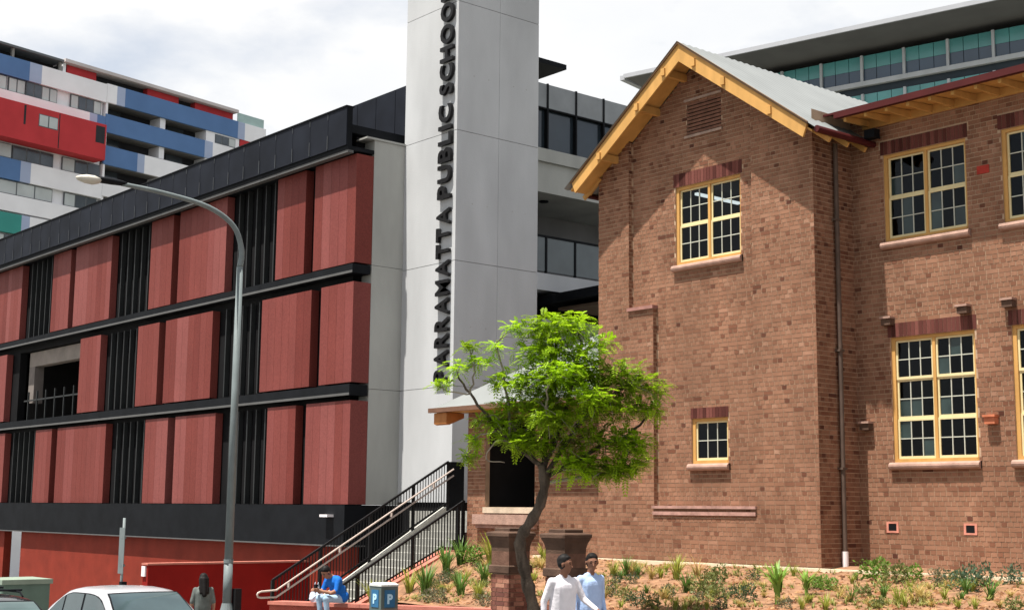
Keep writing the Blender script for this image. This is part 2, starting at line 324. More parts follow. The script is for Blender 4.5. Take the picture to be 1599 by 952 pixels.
part('wing_wall',wallsheet(FW,XR-.2,-7.5,-1.5,7.6,opsW),MORTAR,HB)
part('return_wall',wallsheet(FR,YP+.008,YW+.1,-1.5,7.6,[],d0=-.008),MORTAR,HB)
part('annex_wall',wallsheet(FA,-26.62,XL+.1,-1.5,2.5,opsA),MORTAR,HB)
sd=M(); sd.add([(XL,YB,-1.5),(XL,30,-1.5),(XL,30,7.2),(XL,YB,7.2)],[(0,1,2,3)]); sd.add([(-26.62,YA,-1.5),(-26.62,26,-1.5),(-26.62,26,2.5),(-26.62,YA,2.5)],[(0,1,2,3)])
sd.add([(-7.5,YW,-1.5),(-7.5,30,-1.5),(-7.5,30,7.5),(-7.5,YW,7.5)],[(0,1,2,3)]); sd.add([(-27,30,-1.5),(-7.5,30,-1.5),(-7.5,30,9),(-27,30,7)],[(0,1,2,3)])
part('side_wall',sd,mat('plain_brick',(.26,.125,.078),.9,.25,6,.3,30),HB)
kill=[lint(o) for o in [wbay,wsm]]; 
def chase(F): return
LO=opsB+[lint(wbay,.29),lint(wsm,.22,.02)]
lay(FB,-20.2,-17.5,ZL,ZK,LO); lay(FB,-20.91,-17.5,ZK,9.5,LO,lambda u,z: z<gz(u)+.05)
lay(FP,XL,XR,-1.4,ZL); lay(FP,XL,-20.2,ZL,ZK); lay(FP,XL,-20.91,ZK,9.5,(),lambda u,z:z<gz(u)+.05); lay(FP,-17.5,XR,ZL,9.5,(),lambda u,z:z<gz(u)+.05)
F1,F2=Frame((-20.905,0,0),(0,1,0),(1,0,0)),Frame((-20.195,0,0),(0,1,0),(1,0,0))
lay(F1,YP+.003,YB-.003,ZK,8.0,dark=.15); lay(F2,YP+.003,YB-.003,ZL,ZK,dark=.15)  # pier side faces toned darker, their shade put into the bricks
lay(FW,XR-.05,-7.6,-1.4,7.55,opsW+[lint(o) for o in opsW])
lay(FR,YP+.003,YW-.002,-1.4,7.4,dark=.16)  # darker brick tones paint in the shade on the return wall
lay(FA,-26.62,XL,-1.4,2.45,opsA,None,CH,.03)
# nearest full bricks are objects of their own, the rest one mesh
wing=[b for b in BR if b[0] is FW and b[1]<-12.7 and (abs(b[2]-b[1]-.228)<.004 or abs(b[2]-b[1]-.108)<.004) and b[4]-b[3]>.07]
wing.sort(key=lambda b:b[0].p((b[1]+b[2])/2,0,b[3]).length); one=set(id(b) for b in wing[:296])
def brickmesh(q,F,a,b,c,d,t,dep=.009):
    j=-random.random()*.003; a+=random.uniform(-.002,.002); c+=random.uniform(-.0015,.0015)
    A=[F.p(a,j,c),F.p(b,j,c),F.p(b,j,d),F.p(a,j,d),F.p(a,-dep,c),F.p(b,-dep,c),F.p(b,-dep,d),F.p(a,-dep,d)]
    q.add(A,[(0,1,2,3),(0,4,5,1),(1,5,6,2),(2,6,7,3),(3,7,4,0)],0,t)
mass=M(); BV={}
for b in BR:
    F,a,bb,c,d,t=b
    if id(b) in one:
        key=(round(bb-a,2),round(t*14))
        if key not in BV:
            q=M(); h=(bb-a)/2; q.box(-h,0,0,h,.012,d-c,0,key[1]/14); BV[key]=q.mesh('brick',BRICK,tone=True)
        inst('brick',BV[key],F.p((a+bb)/2,random.uniform(0,.0015),c),HB)
    else: brickmesh(mass,F,a,bb,c,d,t)
part('brickwork',mass,BRICK,HB,tone=True,kind='stuff')
def soldier(o,h=.27,e=.05,F=FB,hump=False):
    a,b,c,d=o[0]-e,o[1]+e,o[3],o[3]+h
    L=part('lintel',M().box(a,F.o.y+.004,c+.003,b,F.o.y+.1,d-.008),MORTAR,HB)
    n=round((b-a)/.086)
    for i in range(n):
        w=(b-a)/n; k=('s',round(random.random()*8)); 
        if (k,h,round(w,3)) not in BV:
            q=M().box(-w/2+.004,-.004,0,w/2-.004,.05,h-.012,0,k[1]/8); BV[(k,h,round(w,3))]=q.mesh('brick',BRICKD,tone=True)
        inst('brick',BV[(k,h,round(w,3))],(a+w*(i+.5),F.o.y,c+.004),L)
    if hump:
        x=(a+b)/2; part('keystone',M().ext([(x-.25,F.o.y-.012,c+.01),(x+.25,F.o.y-.012,c+.01),(x+.06,F.o.y-.012,d-.03),(x-.06,F.o.y-.012,d-.03)],(0,.03,0)),mat('pink_brick',(.33,.13,.10),.9,.2,9),HB)
soldier(wbay,.29,.05,FB); soldier(wsm,.22,.02,FB)
for o in opsW: soldier(o,.27,.05,FW)
# windows
def window(o,F,nl,nr,dark=True,lamp=False):
    a,b,c,d=o; Y=F.o.y+.075
    f=M(); fwid=.075
    f.box(a,Y-.035,c,a+fwid,Y+.06,d); f.box(b-fwid*.6,Y-.035,c,b,Y+.06,d); f.box(a+fwid,Y-.035,d-.06,b-fwid*.6,Y+.06,d-.001); f.box(a+fwid,Y-.045,c,b-fwid*.6,Y+.06,c+.06)
    lw=(b-fwid*.6-a-fwid-.06*(nl-1))/nl
    for i in range(1,nl):
        x=a+fwid+lw*i+.06*(i-1); f.box(x,Y-.03,c+.06,x+.06,Y+.06,d-.06)
    w=part('window',f,OCHRE,HB)
    part('sill',M().tube([(a-.05,F.o.y-.035,c-.075),(b+.05,F.o.y-.035,c-.075)],.07,12).box(a-.05,F.o.y-.035,c-.145,b+.05,F.o.y+.1,c-.004),SILL,w)
    H=(d-.06-c-.06)/nr
    for i in range(nl):
        x0=a+fwid+i*(lw+.06); x1=x0+lw
        for j in range(nr):
            z0=c+.06+H*j; z1=z0+H; yo=Y+.004+(.018 if j%2 else 0)
            s=M(); st=.038; tr=.05
            s.box(x0,yo-.012,z0,x0+st,yo+.03,z1); s.box(x1-st,yo-.012,z0,x1,yo+.03,z1); s.box(x0+st,yo-.012,z0,x1-st,yo+.03,z0+tr); s.box(x0+st,yo-.012,z1-tr*.75,x1-st,yo+.03,z1-.001)
            part('sash',s,CREAM,w)
            px0,px1,pz0,pz1=x0+st,x1-st,z0+tr,z1-tr*.75; gb=M(); bw=.018
            for k in (1,2): xx=px0+(px1-px0)*k/3; gb.box(xx-bw/2,yo-.006,pz0,xx+bw/2,yo+.018,pz1)
            zz=(pz0+pz1)/2
            for k in range(3): xa=px0+(px1-px0)*k/3+(bw/2 if k else 0); xb=px0+(px1-px0)*(k+1)/3-(bw/2 if k<2 else 0); gb.box(xa,yo-.004,zz-bw/2,xb,yo+.018,zz+bw/2)
            part('glazing_bars',gb,BARW,w)
            pw,ph=(px1-px0)/3,(pz1-pz0)/2; key=('pane',round(pw,3),round(ph,3))
            if key not in BV:
                for kk,mt in ((key,PANE),(key+(1,),PANE2)): BV[kk]=M().add([(-pw/2,0,-ph/2),(pw/2,0,-ph/2),(pw/2,0,ph/2),(-pw/2,0,ph/2)],[(0,1,2,3)]).mesh('pane',mt)
            for k in range(3):
                for r_ in range(2):
                    p=inst('pane',BV[key+(1,) if (random.random()<.18 and not lamp) else key],(px0+pw*(k+.5),yo+.010,pz0+ph*(r_+.5)),w); p.rotation_euler=(random.uniform(-.012,.012),0,random.uniform(-.012,.012))
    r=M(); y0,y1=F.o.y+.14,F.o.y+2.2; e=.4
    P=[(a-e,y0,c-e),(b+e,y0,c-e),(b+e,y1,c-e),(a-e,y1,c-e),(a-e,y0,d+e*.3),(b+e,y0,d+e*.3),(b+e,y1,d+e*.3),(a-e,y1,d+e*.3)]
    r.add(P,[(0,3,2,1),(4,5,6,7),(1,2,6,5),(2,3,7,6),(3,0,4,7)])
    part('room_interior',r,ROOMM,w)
    if lamp: part('ceiling_lamp',M().box(-19.42,21.25,6.56,-19.34,22.6,6.61),emat('tube_light',(1,1,.95),.9),w)
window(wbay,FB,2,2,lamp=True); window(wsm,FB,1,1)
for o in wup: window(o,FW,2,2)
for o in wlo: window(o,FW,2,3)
# annex opening with stone sills
part('annex_sill',M().box(wan[0]-.02,YA-.05,-.07,wan[1]+.05,YA+.2,.066),PSTONE,HB)
part('stone_ledge',M().box(wan[0]-.28,YA-.16,-.33,wan[1]+.15,YA-.001,-.10).box(wan[0]-.22,YA-.10,-.42,wan[1]+.1,YA-.001,-.331),SILL,HB)
rm=M(); rm.add([(-26.3,YA+.14,-.3),(-23.8,YA+.14,-.3),(-23.8,YA+3,-.3),(-26.3,YA+3,-.3),(-26.3,YA+.14,2.3),(-23.8,YA+.14,2.3),(-23.8,YA+3,2.3),(-26.3,YA+3,2.3)],[(0,3,2,1),(4,5,6,7),(1,2,6,5),(2,3,7,6),(3,0,4,7)])
part('porch_interior',rm,ROOMM,HB)
# brick piers and ledges on the bay: raised chase line and ledges
DR=mat('dark_brick_edge',(.15,.075,.052),.9,.25,8)
part('ledge',M().box(-20.93,YP-.05,ZK,-20.17,YB-.002,ZK+.07),mat('mauve_ledge',(.27,.14,.12),.85,.2,6),HB)
LG=mat('pale_ledge_brick',(.34,.20,.17),.85,.25,9)
part('ledge',M().box(-20.22,YP-.05,ZL,-17.48,YB-.002,ZL+.055),LG,HB); part('ledge',M().box(-20.22,YP-.03,ZL-.13,-17.5,YP-.002,ZL-.06),LG,HB)
for z in (8.47,7.69): part('vent_sill',M().box(gv[0]-.04,YB-.04,z,gv[1]+.04,YB-.002,z+.05),mat('vent_sill_stone',(.30,.22,.18),.9,.2,6),HB)
for i in range(9):
    z=gv[2]+.01+i*.077; part('vent_slat',M().hexa([(gv[0],YB+.01,z),(gv[1],YB+.01,z),(gv[1],YB+.09,z+.02),(gv[0],YB+.09,z+.02),(gv[0],YB+.01,z+.055),(gv[1],YB+.01,z+.055),(gv[1],YB+.09,z+.07),(gv[0],YB+.09,z+.07)]),DR,HB)
part('vent_back',M().box(gv[0],YB+.10,gv[2],gv[1],YB+.2,gv[3]),DR,HB)
# wall vents, terracotta hoods, small fittings
for x,z in ((-15.30,-.24),(-13.70,-.25),(-11.4,-.25)):
    f=M().box(x-.13,YW-.012,z-.10,x+.13,YW-.001,z-.065).box(x-.13,YW-.012,z+.065,x+.13,YW-.001,z+.10).box(x-.13,YW-.012,z-.065,x-.085,YW-.001,z+.065).box(x+.085,YW-.012,z-.065,x+.13,YW-.001,z+.065)
    v=part('air_vent',f,mat('vent_frame',(.48,.20,.15),.85,.2,8),HB); part('vent_hole',M().box(x-.085,YW-.006,z-.065,x+.085,YW-.0005,z+.065),BLACK,v)
for x,z,mt in ((-15.24,3.58,STONE),(-13.64,3.64,STONE),(-12.76,3.66,STONE),(-15.78,1.65,STONE),(-13.18,1.66,TERRA),(-11.2,3.66,STONE)):
    c=part('corbel',M().box(x-.10,YW-.13,z-.10,x+.10,YW-.001,z+.02),mt,HB); part('corbel_cap',M().box(x-.12,YW-.16,z+.021,x+.12,YW-.001,z+.06),SILL if mt is STONE else TERRA,c)
part('red_brick_patch',M().box(-13.3,YW-.013,6.02,-13.06,YW-.0005,6.17),mat('bright_red_brick',(.30,.035,.025),.8,.2,8),HB)
# bay roof
def rz(x): return 9.52-.735*abs(x+18.92)
for s in (-1,1):
    q=M(); ys=np.arange(20.2,28.6,.05); x0,x1=-18.92,-18.92+s*3.42; b=len(q.v)
    for i,y in enumerate(ys):
        dz=.012*math.cos(i*math.pi/2*1.0) 
        q.v+=[(x0,y,9.54+dz),(x1,y,9.54-.735*3.42+dz)]
    for i in range(len(ys)-1): q.f.append((b+2*i,b+2*i+1,b+2*i+3,b+2*i+2)); q.m.append(0); q.t.append(.5)
    part('corrugated_roof',q,TIN,HB,smooth=True)
    e=s*3.22
    P=[(-18.92,0,9.50),(-18.92+e,0,9.50-.735*3.22),(-18.92+e-s*.10,0,9.50-.735*3.22-.23),(-18.92,0,9.13)]
    part('barge_board',M().ext([(x,20.25,z) for x,_,z in P],(0,.045,0)),OCHRE,HB)
    part('barge_capping',M().ext([(-18.92,20.215,9.50),(-18.92+e*1.01,20.215,9.50-.735*3.23),(-18.92+e*1.01,20.215,9.55-.735*3.23),(-18.92,20.215,9.55)],(0,.035,0)),mat('barge_cap',(.16,.10,.06),.6,.15,4),HB)
    P=[(-18.92,0,9.40),(-18.92+s*3.3,0,9.40-.735*3.3),(-18.92+s*3.3,0,9.44-.735*3.3),(-18.92,0,9.44)]
    part('soffit_lining',M().ext([(x,20.296,z) for x,_,z in P],(0,.61,0)),OCHRE,HB)
    for d in (.42,1.2,2.35):
        x=-18.92+s*d; z=9.38-.735*d
        part('purlin_end',M().hexa([(x-.05,20.21,z-.15),(x+.05,20.21,z-.15),(x+.05,20.95,z-.15),(x-.05,20.95,z-.15),(x-.05,20.21,z),(x+.05,20.21,z),(x+.05,20.95,z),(x-.05,20.95,z)]),OCHRE,HB)
    for i in range(12):
        y=20.75+i*.55; x0=-18.92+s*2.85; x1=-18.92+s*3.36
        if s<0 or y<22.2: part('rafter_tail',M().bar((x0,y,9.36-.735*2.85),(x1,y,9.36-.735*3.36),.05,.1,(0,1,0)),OCHRE,HB)
    xg=-18.92+s*3.44; part('gutter',M().tube([(xg,20.25 if s>0 else 20.9,7.0),(xg,22.0 if s>0 else 28,7.0)],.065,10),MAROON,HB)
# wing roof, eaves
WE=21.15
part('wing_gutter',M().box(-15.72,WE-.06,7.40,-7.2,WE+.05,7.52),MAROON,HB)
part('wing_soffit',M().hexa([(-15.7,WE+.05,7.42),(-7.2,WE+.05,7.42),(-7.2,YW,7.50),(-15.7,YW,7.50),(-15.7,WE+.05,7.45),(-7.2,WE+.05,7.45),(-7.2,YW,7.53),(-15.7,YW,7.53)]),OCHRE,HB)
part('wing_fascia_board',M().box(-15.7,YW-.045,7.33,-7.2,YW-.002,7.49),OCHRE,HB)
for i in range(19):
    x=-15.55+i*.46; part('rafter_tail',M().hexa([(x-.03,WE+.06,7.33),(x+.03,WE+.06,7.33),(x+.03,YW-.05,7.35),(x-.03,YW-.05,7.35),(x-.03,WE+.06,7.418),(x+.03,WE+.06,7.418),(x+.03,YW-.05,7.48),(x-.03,YW-.05,7.48)]),OCHRE,HB)
part('wing_roof',M().hexa([(-19,WE,7.50),(-7.2,WE,7.50),(-7.2,27.5,9.1),(-19,27.5,9.1),(-19,WE,7.54),(-7.2,WE,7.54),(-7.2,27.5,9.14),(-19,27.5,9.14)]),MAROON,HB)
part('floodlight',M().box(-15.45,YW-.34,7.05,-15.22,YW-.16,7.22).tube([(-15.33,YW-.16,7.13),(-15.33,YW,7.1)],.02,6),CHAR,HB)
part('downpipe',M().tube([(XR+.07,21.4,7.0),(XR+.07,21.4,-.70)],.045,10),PIPE,HB); part('downpipe_base',M().tube([(XR+.07,21.4,-.69),(XR+.07,21.4,-1.3)],.06,12),WHITEP,HB)
for z in (5.5,3,.8): part('pipe_bracket',M().box(XR,21.33,z,XR+.12,21.47,z+.04),PIPE,HB)
# annex hip roof
rf=M(); A0,A1,A2,A3=(-27.3,20.35,2.42),(-21.87,20.35,2.42),(-21.87,23.4,4.35),(-24.3,23.4,4.35)
rf.add([A0,A1,A2,A3,(-27.3,26.4,2.42)],[(0,1,2,3),(0,3,4)]); rf.add([(p[0],p[1],p[2]-.05) for p in (A0,A1,A2,A3)]+[(-27.3,26.4,2.37)],[(3,2,1,0),(4,3,0)])
part('annex_roof',rf,TIN,HB)
part('annex_gutter',M().box(-27.33,20.27,2.32,-21.9,20.345,2.43),mat('brown_gutter',(.14,.075,.05),.6,.15,4),HB)
part('eave_bracket',M().ext([(-27.2,20.36,2.31),(-27.2,20.9,2.31),(-27.2,20.9,2.2),(-27.2,20.45,2.02),(-27.2,20.36,2.05)],(.5,0,0)),mat('orange_timber',(.36,.15,.05),.6,.2,5),HB)
part('annex_soffit',M().box(-27.25,20.36,2.325,-21.9,20.96,2.36),OCHRE,HB)
tag(solo('edging_strip',M().box(-23.8,20.62,-1.25,-8,20.74,-.985),STRIP,(-16,20.7,-1.2)),'cream edging strip along the foot of the brown brick walls','edging')

# ---------------------------------------------------------------- red panelled school building
YR=21.9
SB=thing('modern_school_building','long modern school block with red vertical board panels and black beams','building',(-48,24,-3.5))
XE=-33.22
tones=[.15,.3,.4,.5,.65,.85]; PB={}
def panel(x0,x1,z0,z1):
    P=part('facade_panel',M().box(x0+.02,YR+.1,z0+.02,x1-.02,YR+.25,z1-.02),PANEL,SB,tone=True)
    n=max(2,round((x1-x0)/.42)); w=(x1-x0)/n; i=0; tone=random.random()
    while i<n:
        k=min(n-i,random.choice((1,1,2))); tn=random.choice(tones)
        for j in range(k):
            dp=.60 if (x1==XE and i+j==n-1) else .27; key=(round(w,3),round(z1-z0,2),tn,dp)
            if key not in PB: PB[key]=M().box(-w/2+.004,0,0,w/2-.004,dp,z1-z0,0,tn).mesh('board',PANEL,tone=True)
            inst('board',PB[key],(x0+w*(i+j+.5),YR,z0),P)
        i+=k
def fins(x0,x1,z0,z1):
    n=max(2,round((x1-x0)/.58))
    key=('fin',round(z1-z0,2))
    if key not in PB: PB[key]=M().box(-.03,0,0,.03,.16,z1-z0).mesh('fin',FIN)
    for i in range(n): inst('fin',PB[key],(x0+(x1-x0)*(i+.5)/n,YR+.12,z0),SB)
L3=(7.03,10.24); L2=(3.57,6.47); L1=(.12,3.05)
rowsP={L3:[(-35.47,XE),(-37.67,-35.98),(-44.33,-40.93),(-46.58,-44.83),(-53.34,-49.94),(-55.63,-53.83),(-62.3,-59.02),(-64.6,-62.8)],
 L2:[(-34.95,XE),(-38.40,-35.48),(-45.08,-41.64),(-47.29,-45.59),(-52.44,-50.54),(-63.5,-60.25)],
 L1:[(-35.59,XE),(-37.84,-36.18),(-44.03,-41.17),(-46.34,-44.58),(-54.23,-49.66),(-56.49,-54.80),(-63.2,-59.92)]}
rowsF={L3:[(-40.6,-37.75),(-49.6,-46.7),(-58.5,-55.8)],L2:[(-41.2,-38.5),(-50.1,-47.4)],L1:[(-40.7,-37.9),(-49.2,-46.4),(-59.5,-56.6)]}
for k,v in rowsP.items():
    for a,b in v: panel(a,b,*k)
for k,v in rowsF.items():
    for a,b in v: fins(a,b,*k)
# further bays to the left
for k in (L1,L2,L3):
    x=-66.5
    while x>-92: panel(x-2.0,x,*k); panel(x-5.4,x-2.5,*k); fins(x-8.2,x-5.8,*k); x-=8.9
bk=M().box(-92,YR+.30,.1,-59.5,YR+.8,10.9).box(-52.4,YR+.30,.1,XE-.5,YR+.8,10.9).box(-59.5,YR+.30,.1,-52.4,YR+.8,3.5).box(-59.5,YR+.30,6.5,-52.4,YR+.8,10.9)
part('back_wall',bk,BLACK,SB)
# recessed terrace on the middle storey
part('terrace_recess',M().add([(-59.5,YR+.62,3.5),(-52.4,YR+.62,3.5),(-52.4,26,3.5),(-59.5,26,3.5),(-59.5,YR+.62,6.5),(-52.4,YR+.62,6.5),(-52.4,26,6.5),(-59.5,26,6.5)],[(0,3,2,1),(4,5,6,7),(1,2,6,5),(2,3,7,6),(3,0,4,7)]),ROOMM,SB)
part('terrace_beam',M().box(-58.9,YR+.5,5.85,-52.5,YR+.9,6.46),mat('taupe_beam',(.23,.20,.18),.8,.15,2),SB)
part('terrace_column',M().box(-58.9,YR+.5,4.3,-58.3,YR+.9,5.849),mat('taupe_column',(.16,.14,.13),.8,.15,2),SB)
part('terrace_railing',M().box(-58.8,YR+.3,4.35,-52.5,YR+.34,4.41),FIN,SB)
for i in range(7): x=-58.4+i*.95; part('railing_post',M().box(x,YR+.3,3.5,x+.06,YR+.36,4.75 if i%1==0 else 4.4),FIN,SB)
for z0,z1 in ((6.72,6.98),(3.19,3.51)): part('floor_beam',M().box(-92,YR-.07,z0,XE+.02,YR+.55,z1),CHAR,SB); part('beam_edge',M().box(-92,YR-.082,z0,XE+.025,YR-.071,z0+.07),GREYL,SB)  # paler edge strip paints the lit lower line of each beam
part('base_beam',M().box(-92,YR-.12,-1.02,XE+.02,YR+.6,.10),CHAR,SB); part('beam_edge',M().box(-92,YR-.16,-1.06,XE+.03,YR+.6,-1.021),GREYL,SB)
part('base_wall',M().box(-57.6,YR+.08,-6.5,XE,YR+.4,-1.06).box(-92,YR+.08,-7,-59.5,YR+.4,-1.06),REDW,SB)
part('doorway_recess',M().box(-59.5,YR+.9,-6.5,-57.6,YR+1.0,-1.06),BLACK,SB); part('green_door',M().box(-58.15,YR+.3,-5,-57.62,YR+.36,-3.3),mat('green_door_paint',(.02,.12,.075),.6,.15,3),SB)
# roof fascia of metal sheets with seams
YF=21.5
part('fascia_core',M().box(-92,YF+.03,10.42,-33.2,YF+.2,11.57),CHAR,SB)
key=M().box(.008,0,0,1.0-.008,.03,1.14).mesh('fascia_sheet',CHARF); ks=M().box(-.014,-.022,0,.014,.0,.42).mesh('seam',SEAM); kt=M().box(-.012,-.018,0,.012,.0,.16).mesh('seam',SEAM)
for i in range(60):
    x=-33.2-1.0*(i+1); inst('fascia_sheet',key,(x,YF,10.43),SB); inst('seam',ks,(x,YF,10.46),SB); inst('seam',kt,(x,YF,11.36),SB)
part('fascia_capping',M().box(-92,YF-.03,11.572,-33.19,YF+.25,11.61),CHAR,SB)
part('eave_edge',M().box(-92,YF+.06,10.22,-33.2,YF+.26,10.30),GREYL,SB); part('eave_soffit',M().box(-92,YF+.05,10.305,-33.2,YR+.58,10.42),CHAR,SB)
part('roof_deck',M().box(-92,YR,10.95,-33.6,34,11.2),CHAR,SB)
for i in range(5): part('plant_screen',M().box(-33.3-1.05*(i+1)+.012,24.0,10.6,-33.3-1.05*i-.012,24.06,12.85),CHARF,SB)
# concrete end pier in pours
for z0,z1 in ((.11,3.40),(3.412,7.0),(7.012,10.74)): part('end_pier',M().box(XE-.5,22.5,z0,XE+.01,24.4,z1),CONCP,SB)
part('pier_coping',M().box(XE-.55,22.2,10.745,XE+.06,24.4,10.80),CONCP,SB)
part('undercroft_shade_block',M().box(XE-.4,22.5,-4,XE-.02,25,.10),BLACK,SB)  # black block puts the dark of the open undercroft into colour
part('wall_lamp',M().box(-34.15,YR-.34,-.24,-33.75,YR-.12,-.17),WHITEP,SB)
# ---------------------------------------------------------------- concrete sign tower
TW=thing('concrete_sign_tower','tall pale concrete tower with black lettering running up its edge','tower',(-31.95,25,-3))
x0,x1,y0,y1=-33.23,-30.68,23.6,26.68
part('tower_core',M().box(x0+.03,y0+.03,.2,x1-.03,y1-.03,18.4),CONCP,TW)
zs=[.19,3.41,6.96,10.75,14.6,18.5]
for i in range(5):
    for a,b in ((y0,25.15),(25.158,y1)): part('concrete_lift',M().box(x0,a,zs[i]+.008,x1,b,zs[i+1]-.008),CONC,TW)
for z in zs[:-1]:
    for y in (24.2,24.75,25.7,26.2): part('tie_hole',M().tube([(x1-.02,y,z+1.7),(x1+.0015,y,z+1.7)],.022,8),CONCP,TW)
part('void_shade_block',M().box(x0+.05,y0+.05,-3.2,x1-.05,y1,.185),BLACK,TW)  # black box stands in for the shaded void beneath the tower
def glyph(ch,size=1.0,off=0.,ext=.05):
    cu=bpy.data.curves.new('t','FONT'); cu.body=ch; cu.size=size; cu.extrude=ext; cu.offset=off; cu.resolution_u=3
    o=bpy.data.objects.new('t',cu); C.objects.link(o); dg=bpy.context.evaluated_depsgraph_get(); dg.update()
    me=bpy.data.meshes.new_from_object(o.evaluated_get(dg)); bpy.data.objects.remove(o); bpy.data.curves.remove(cu); return me
GL={}
def word(txt,z0,z1,xleft,xright,parent):
    hs=[]
    for ch in txt:
        if ch not in GL:
            me=glyph(ch,1,.026); co=np.array([v.co for v in me.vertices]); GL[ch]=(me,co.min(0),co.max(0))
        _,a,b=GL[ch]; hs.append(b[0]-a[0])
    gap=.11; tot=sum(hs)+gap*(len(hs)-1); k=(z1-z0)/tot; z=z0
    for ch,h in zip(txt,hs):
        me0,a,b=GL[ch]; me=me0.copy(); me.name='letter'; kx=(xright-xleft)/(b[1]-a[1])
        # glyph x -> up (z), glyph y -> towards -x, depth -> -y
        for v in me.vertices:
            px,py,pz=v.co; v.co=(-(py-a[1])*kx,-(pz+.05)*1.0,(px-a[0])*k)
        me.flip_normals() if False else None
        me.materials.clear(); me.materials.append(LETTER)
        o=bpy.data.objects.new('letter',me); C.objects.link(o); o.parent=parent; o.location=Vector((xright,y0-.02,z))-OFF[parent.name]
        z+=(h+gap)*k
word('PARRAMATTA',3.56,8.50,-31.44,-30.84,TW); word('PUBLIC',8.78,11.56,-31.42,-30.82,TW); word('SCHOOL',11.86,15.05,-31.40,-30.80,TW)

# ---------------------------------------------------------------- rear school wing between tower and gable
RW=thing('rear_school_wing','pale concrete rear school wing with glazed terraces behind the sign tower','building',(-36,32,-3))
XM=-33.2; Ya,Yb2=26.7,40
part('upper_slab',M().box(XM-3,Ya,10.24,XM-.12,Yb2,11.24).box(XM-3,Ya,11.241,XM,Yb2,11.67),CONCP,RW)
part('lower_slab',M().box(XM-3,Ya,7.0,XM,Yb2,7.55),CONC,RW)
part('recess_wall',M().box(XM-3.4,Ya,-3,XM-3.01,Yb2,13.0),mat('dull_grey_wall',(.16,.16,.165),.8,.15,1),RW)
part('lower_wall',M().box(XM-1,Ya,-3,XM-.1,Yb2,6.1),CONC,RW)
part('undercroft',M().box(XM-2.5,Ya,6.1,XM-2.4,Yb2,6.99),BLACK,RW)
DG=mat('dark_terrace_glass',(.02,.028,.036),.12,.2,1,spec=.6); TG=mat('smoky_glass',(.065,.08,.085),.2,.15,1.5,spec=.6)
RIB=mat('ribbed_grey_sheet',(.22,.235,.25),.5,.1,2)
for i in range(10):
    y=26.75+i*1.27
    part('glazing',M().box(XM-.2,y+.03,11.70,XM-.14,y+1.24,13.0),DG,RW)
    q=M()
    for k in range(9): q.box(XM-.06-.02*(k%2),y+.03+k*.134,13.06,XM-.03,y+.03+(k+1)*.134,13.86)
    part('parapet_sheet',q,RIB,RW)
    part('mullion',M().box(XM-.16,y-.03,11.68,XM+.01,y+.03,13.88),CHAR,RW)
    part('balustrade_glass',M().box(XM-.08,y+.04,7.62,XM-.05,y+1.23,8.73),TG,RW); part('balustrade_post',M().box(XM-.1,y-.035,7.56,XM-.02,y+.035,8.74),CHAR,RW)
part('balustrade_rail',M().box(XM-.11,Ya,8.741,XM-.01,Yb2,8.80),CHAR,RW); part('transom',M().box(XM-.17,Ya,13.0,XM+.0,Yb2,13.05),CHAR,RW)
part('soffit_lamp',M().tube([(XM-1.1,30.1,10.20),(XM-1.1,30.1,10.239)],.16,14),CHAR,RW)
part('awning',M().hexa([(XM-2,29.4,6.55),(-29.5,29.25,6.62),(-29.5,34,6.72),(XM-2,34,6.72),(XM-2,29.4,6.85),(-29.5,29.25,6.9),(-29.5,34,6.95),(XM-2,34,6.9)]),CHAR,RW)
part('awning_soffit',M().box(-33.0,29.6,6.36,-29.6,34,6.45),mat('brown_soffit',(.10,.07,.05),.8,.2,3),RW)
part('roof_canopy',M().box(-37,28.0,14.88,-34,30.83,15.05),CHAR,RW); part('canopy_post',M().box(-36.4,28.6,13,-36.2,28.8,14.879),CHAR,RW)

# ---------------------------------------------------------------- apartment block
AP0=Vector((-116.84,43.14,0)); aa=R(12); ad=Vector((-math.sin(aa),math.cos(aa),0)); an=Vector((math.cos(aa),math.sin(aa),0))
AP=thing('apartment_block','tall apartment block with blue, white and red balcony bands','building',AP0+Vector((0,0,-8)))
def ab(s0,s1,d0,d1,z0,z1,q=None,mi=0):
    q=q or M(); return q.hexa([AP0+ad*s+an*d+Vector((0,0,z)) for z in (z0,z1) for s,d in ((s0,d0),(s0,d1),(s1,d1),(s1,d0))],mi)
AW=mat('white_render',(.76,.76,.79),.8,.06,.4); ABL=mat('blue_render',(.095,.18,.36),.7,.08,.4); ABM=mat('pale_blue_render',(.34,.40,.55),.7,.06,.4); AR=mat('red_render',(.45,.042,.048),.7,.10,.5); AT=mat('teal_render',(.05,.26,.23),.7,.1,.4)
AD=mat('dark_balcony',(.03,.03,.034),.8,.3,.5); ACURT=mat('curtained_window',(.42,.45,.45),.4,.12,.6,spec=.6); AGL=mat('apartment_glass',(.05,.06,.07),.15,.4,.6,spec=.7); AF=mat('window_frame_grey',(.12,.13,.14),.5,.1,2); ASO=mat('grey_soffit',(.22,.21,.20),.8,.1,1)
part('block_core',ab(-14,27.5,-12,-1.9,-8,38.9),AD,AP)
part('left_core',ab(-14,7.6,-2,-.45,-8,37.9),AW,AP)
def bandp(name,segs,d0,d1,z0,z1):
    for s0,s1,mt in segs: part(name,ab(s0+.002,s1-.002,d0,d1,z0,z1),mt,AP)
BLW=lambda a,b,c,d:[(a,b,ABL),(b,c,ABM),(c,d,AW)]
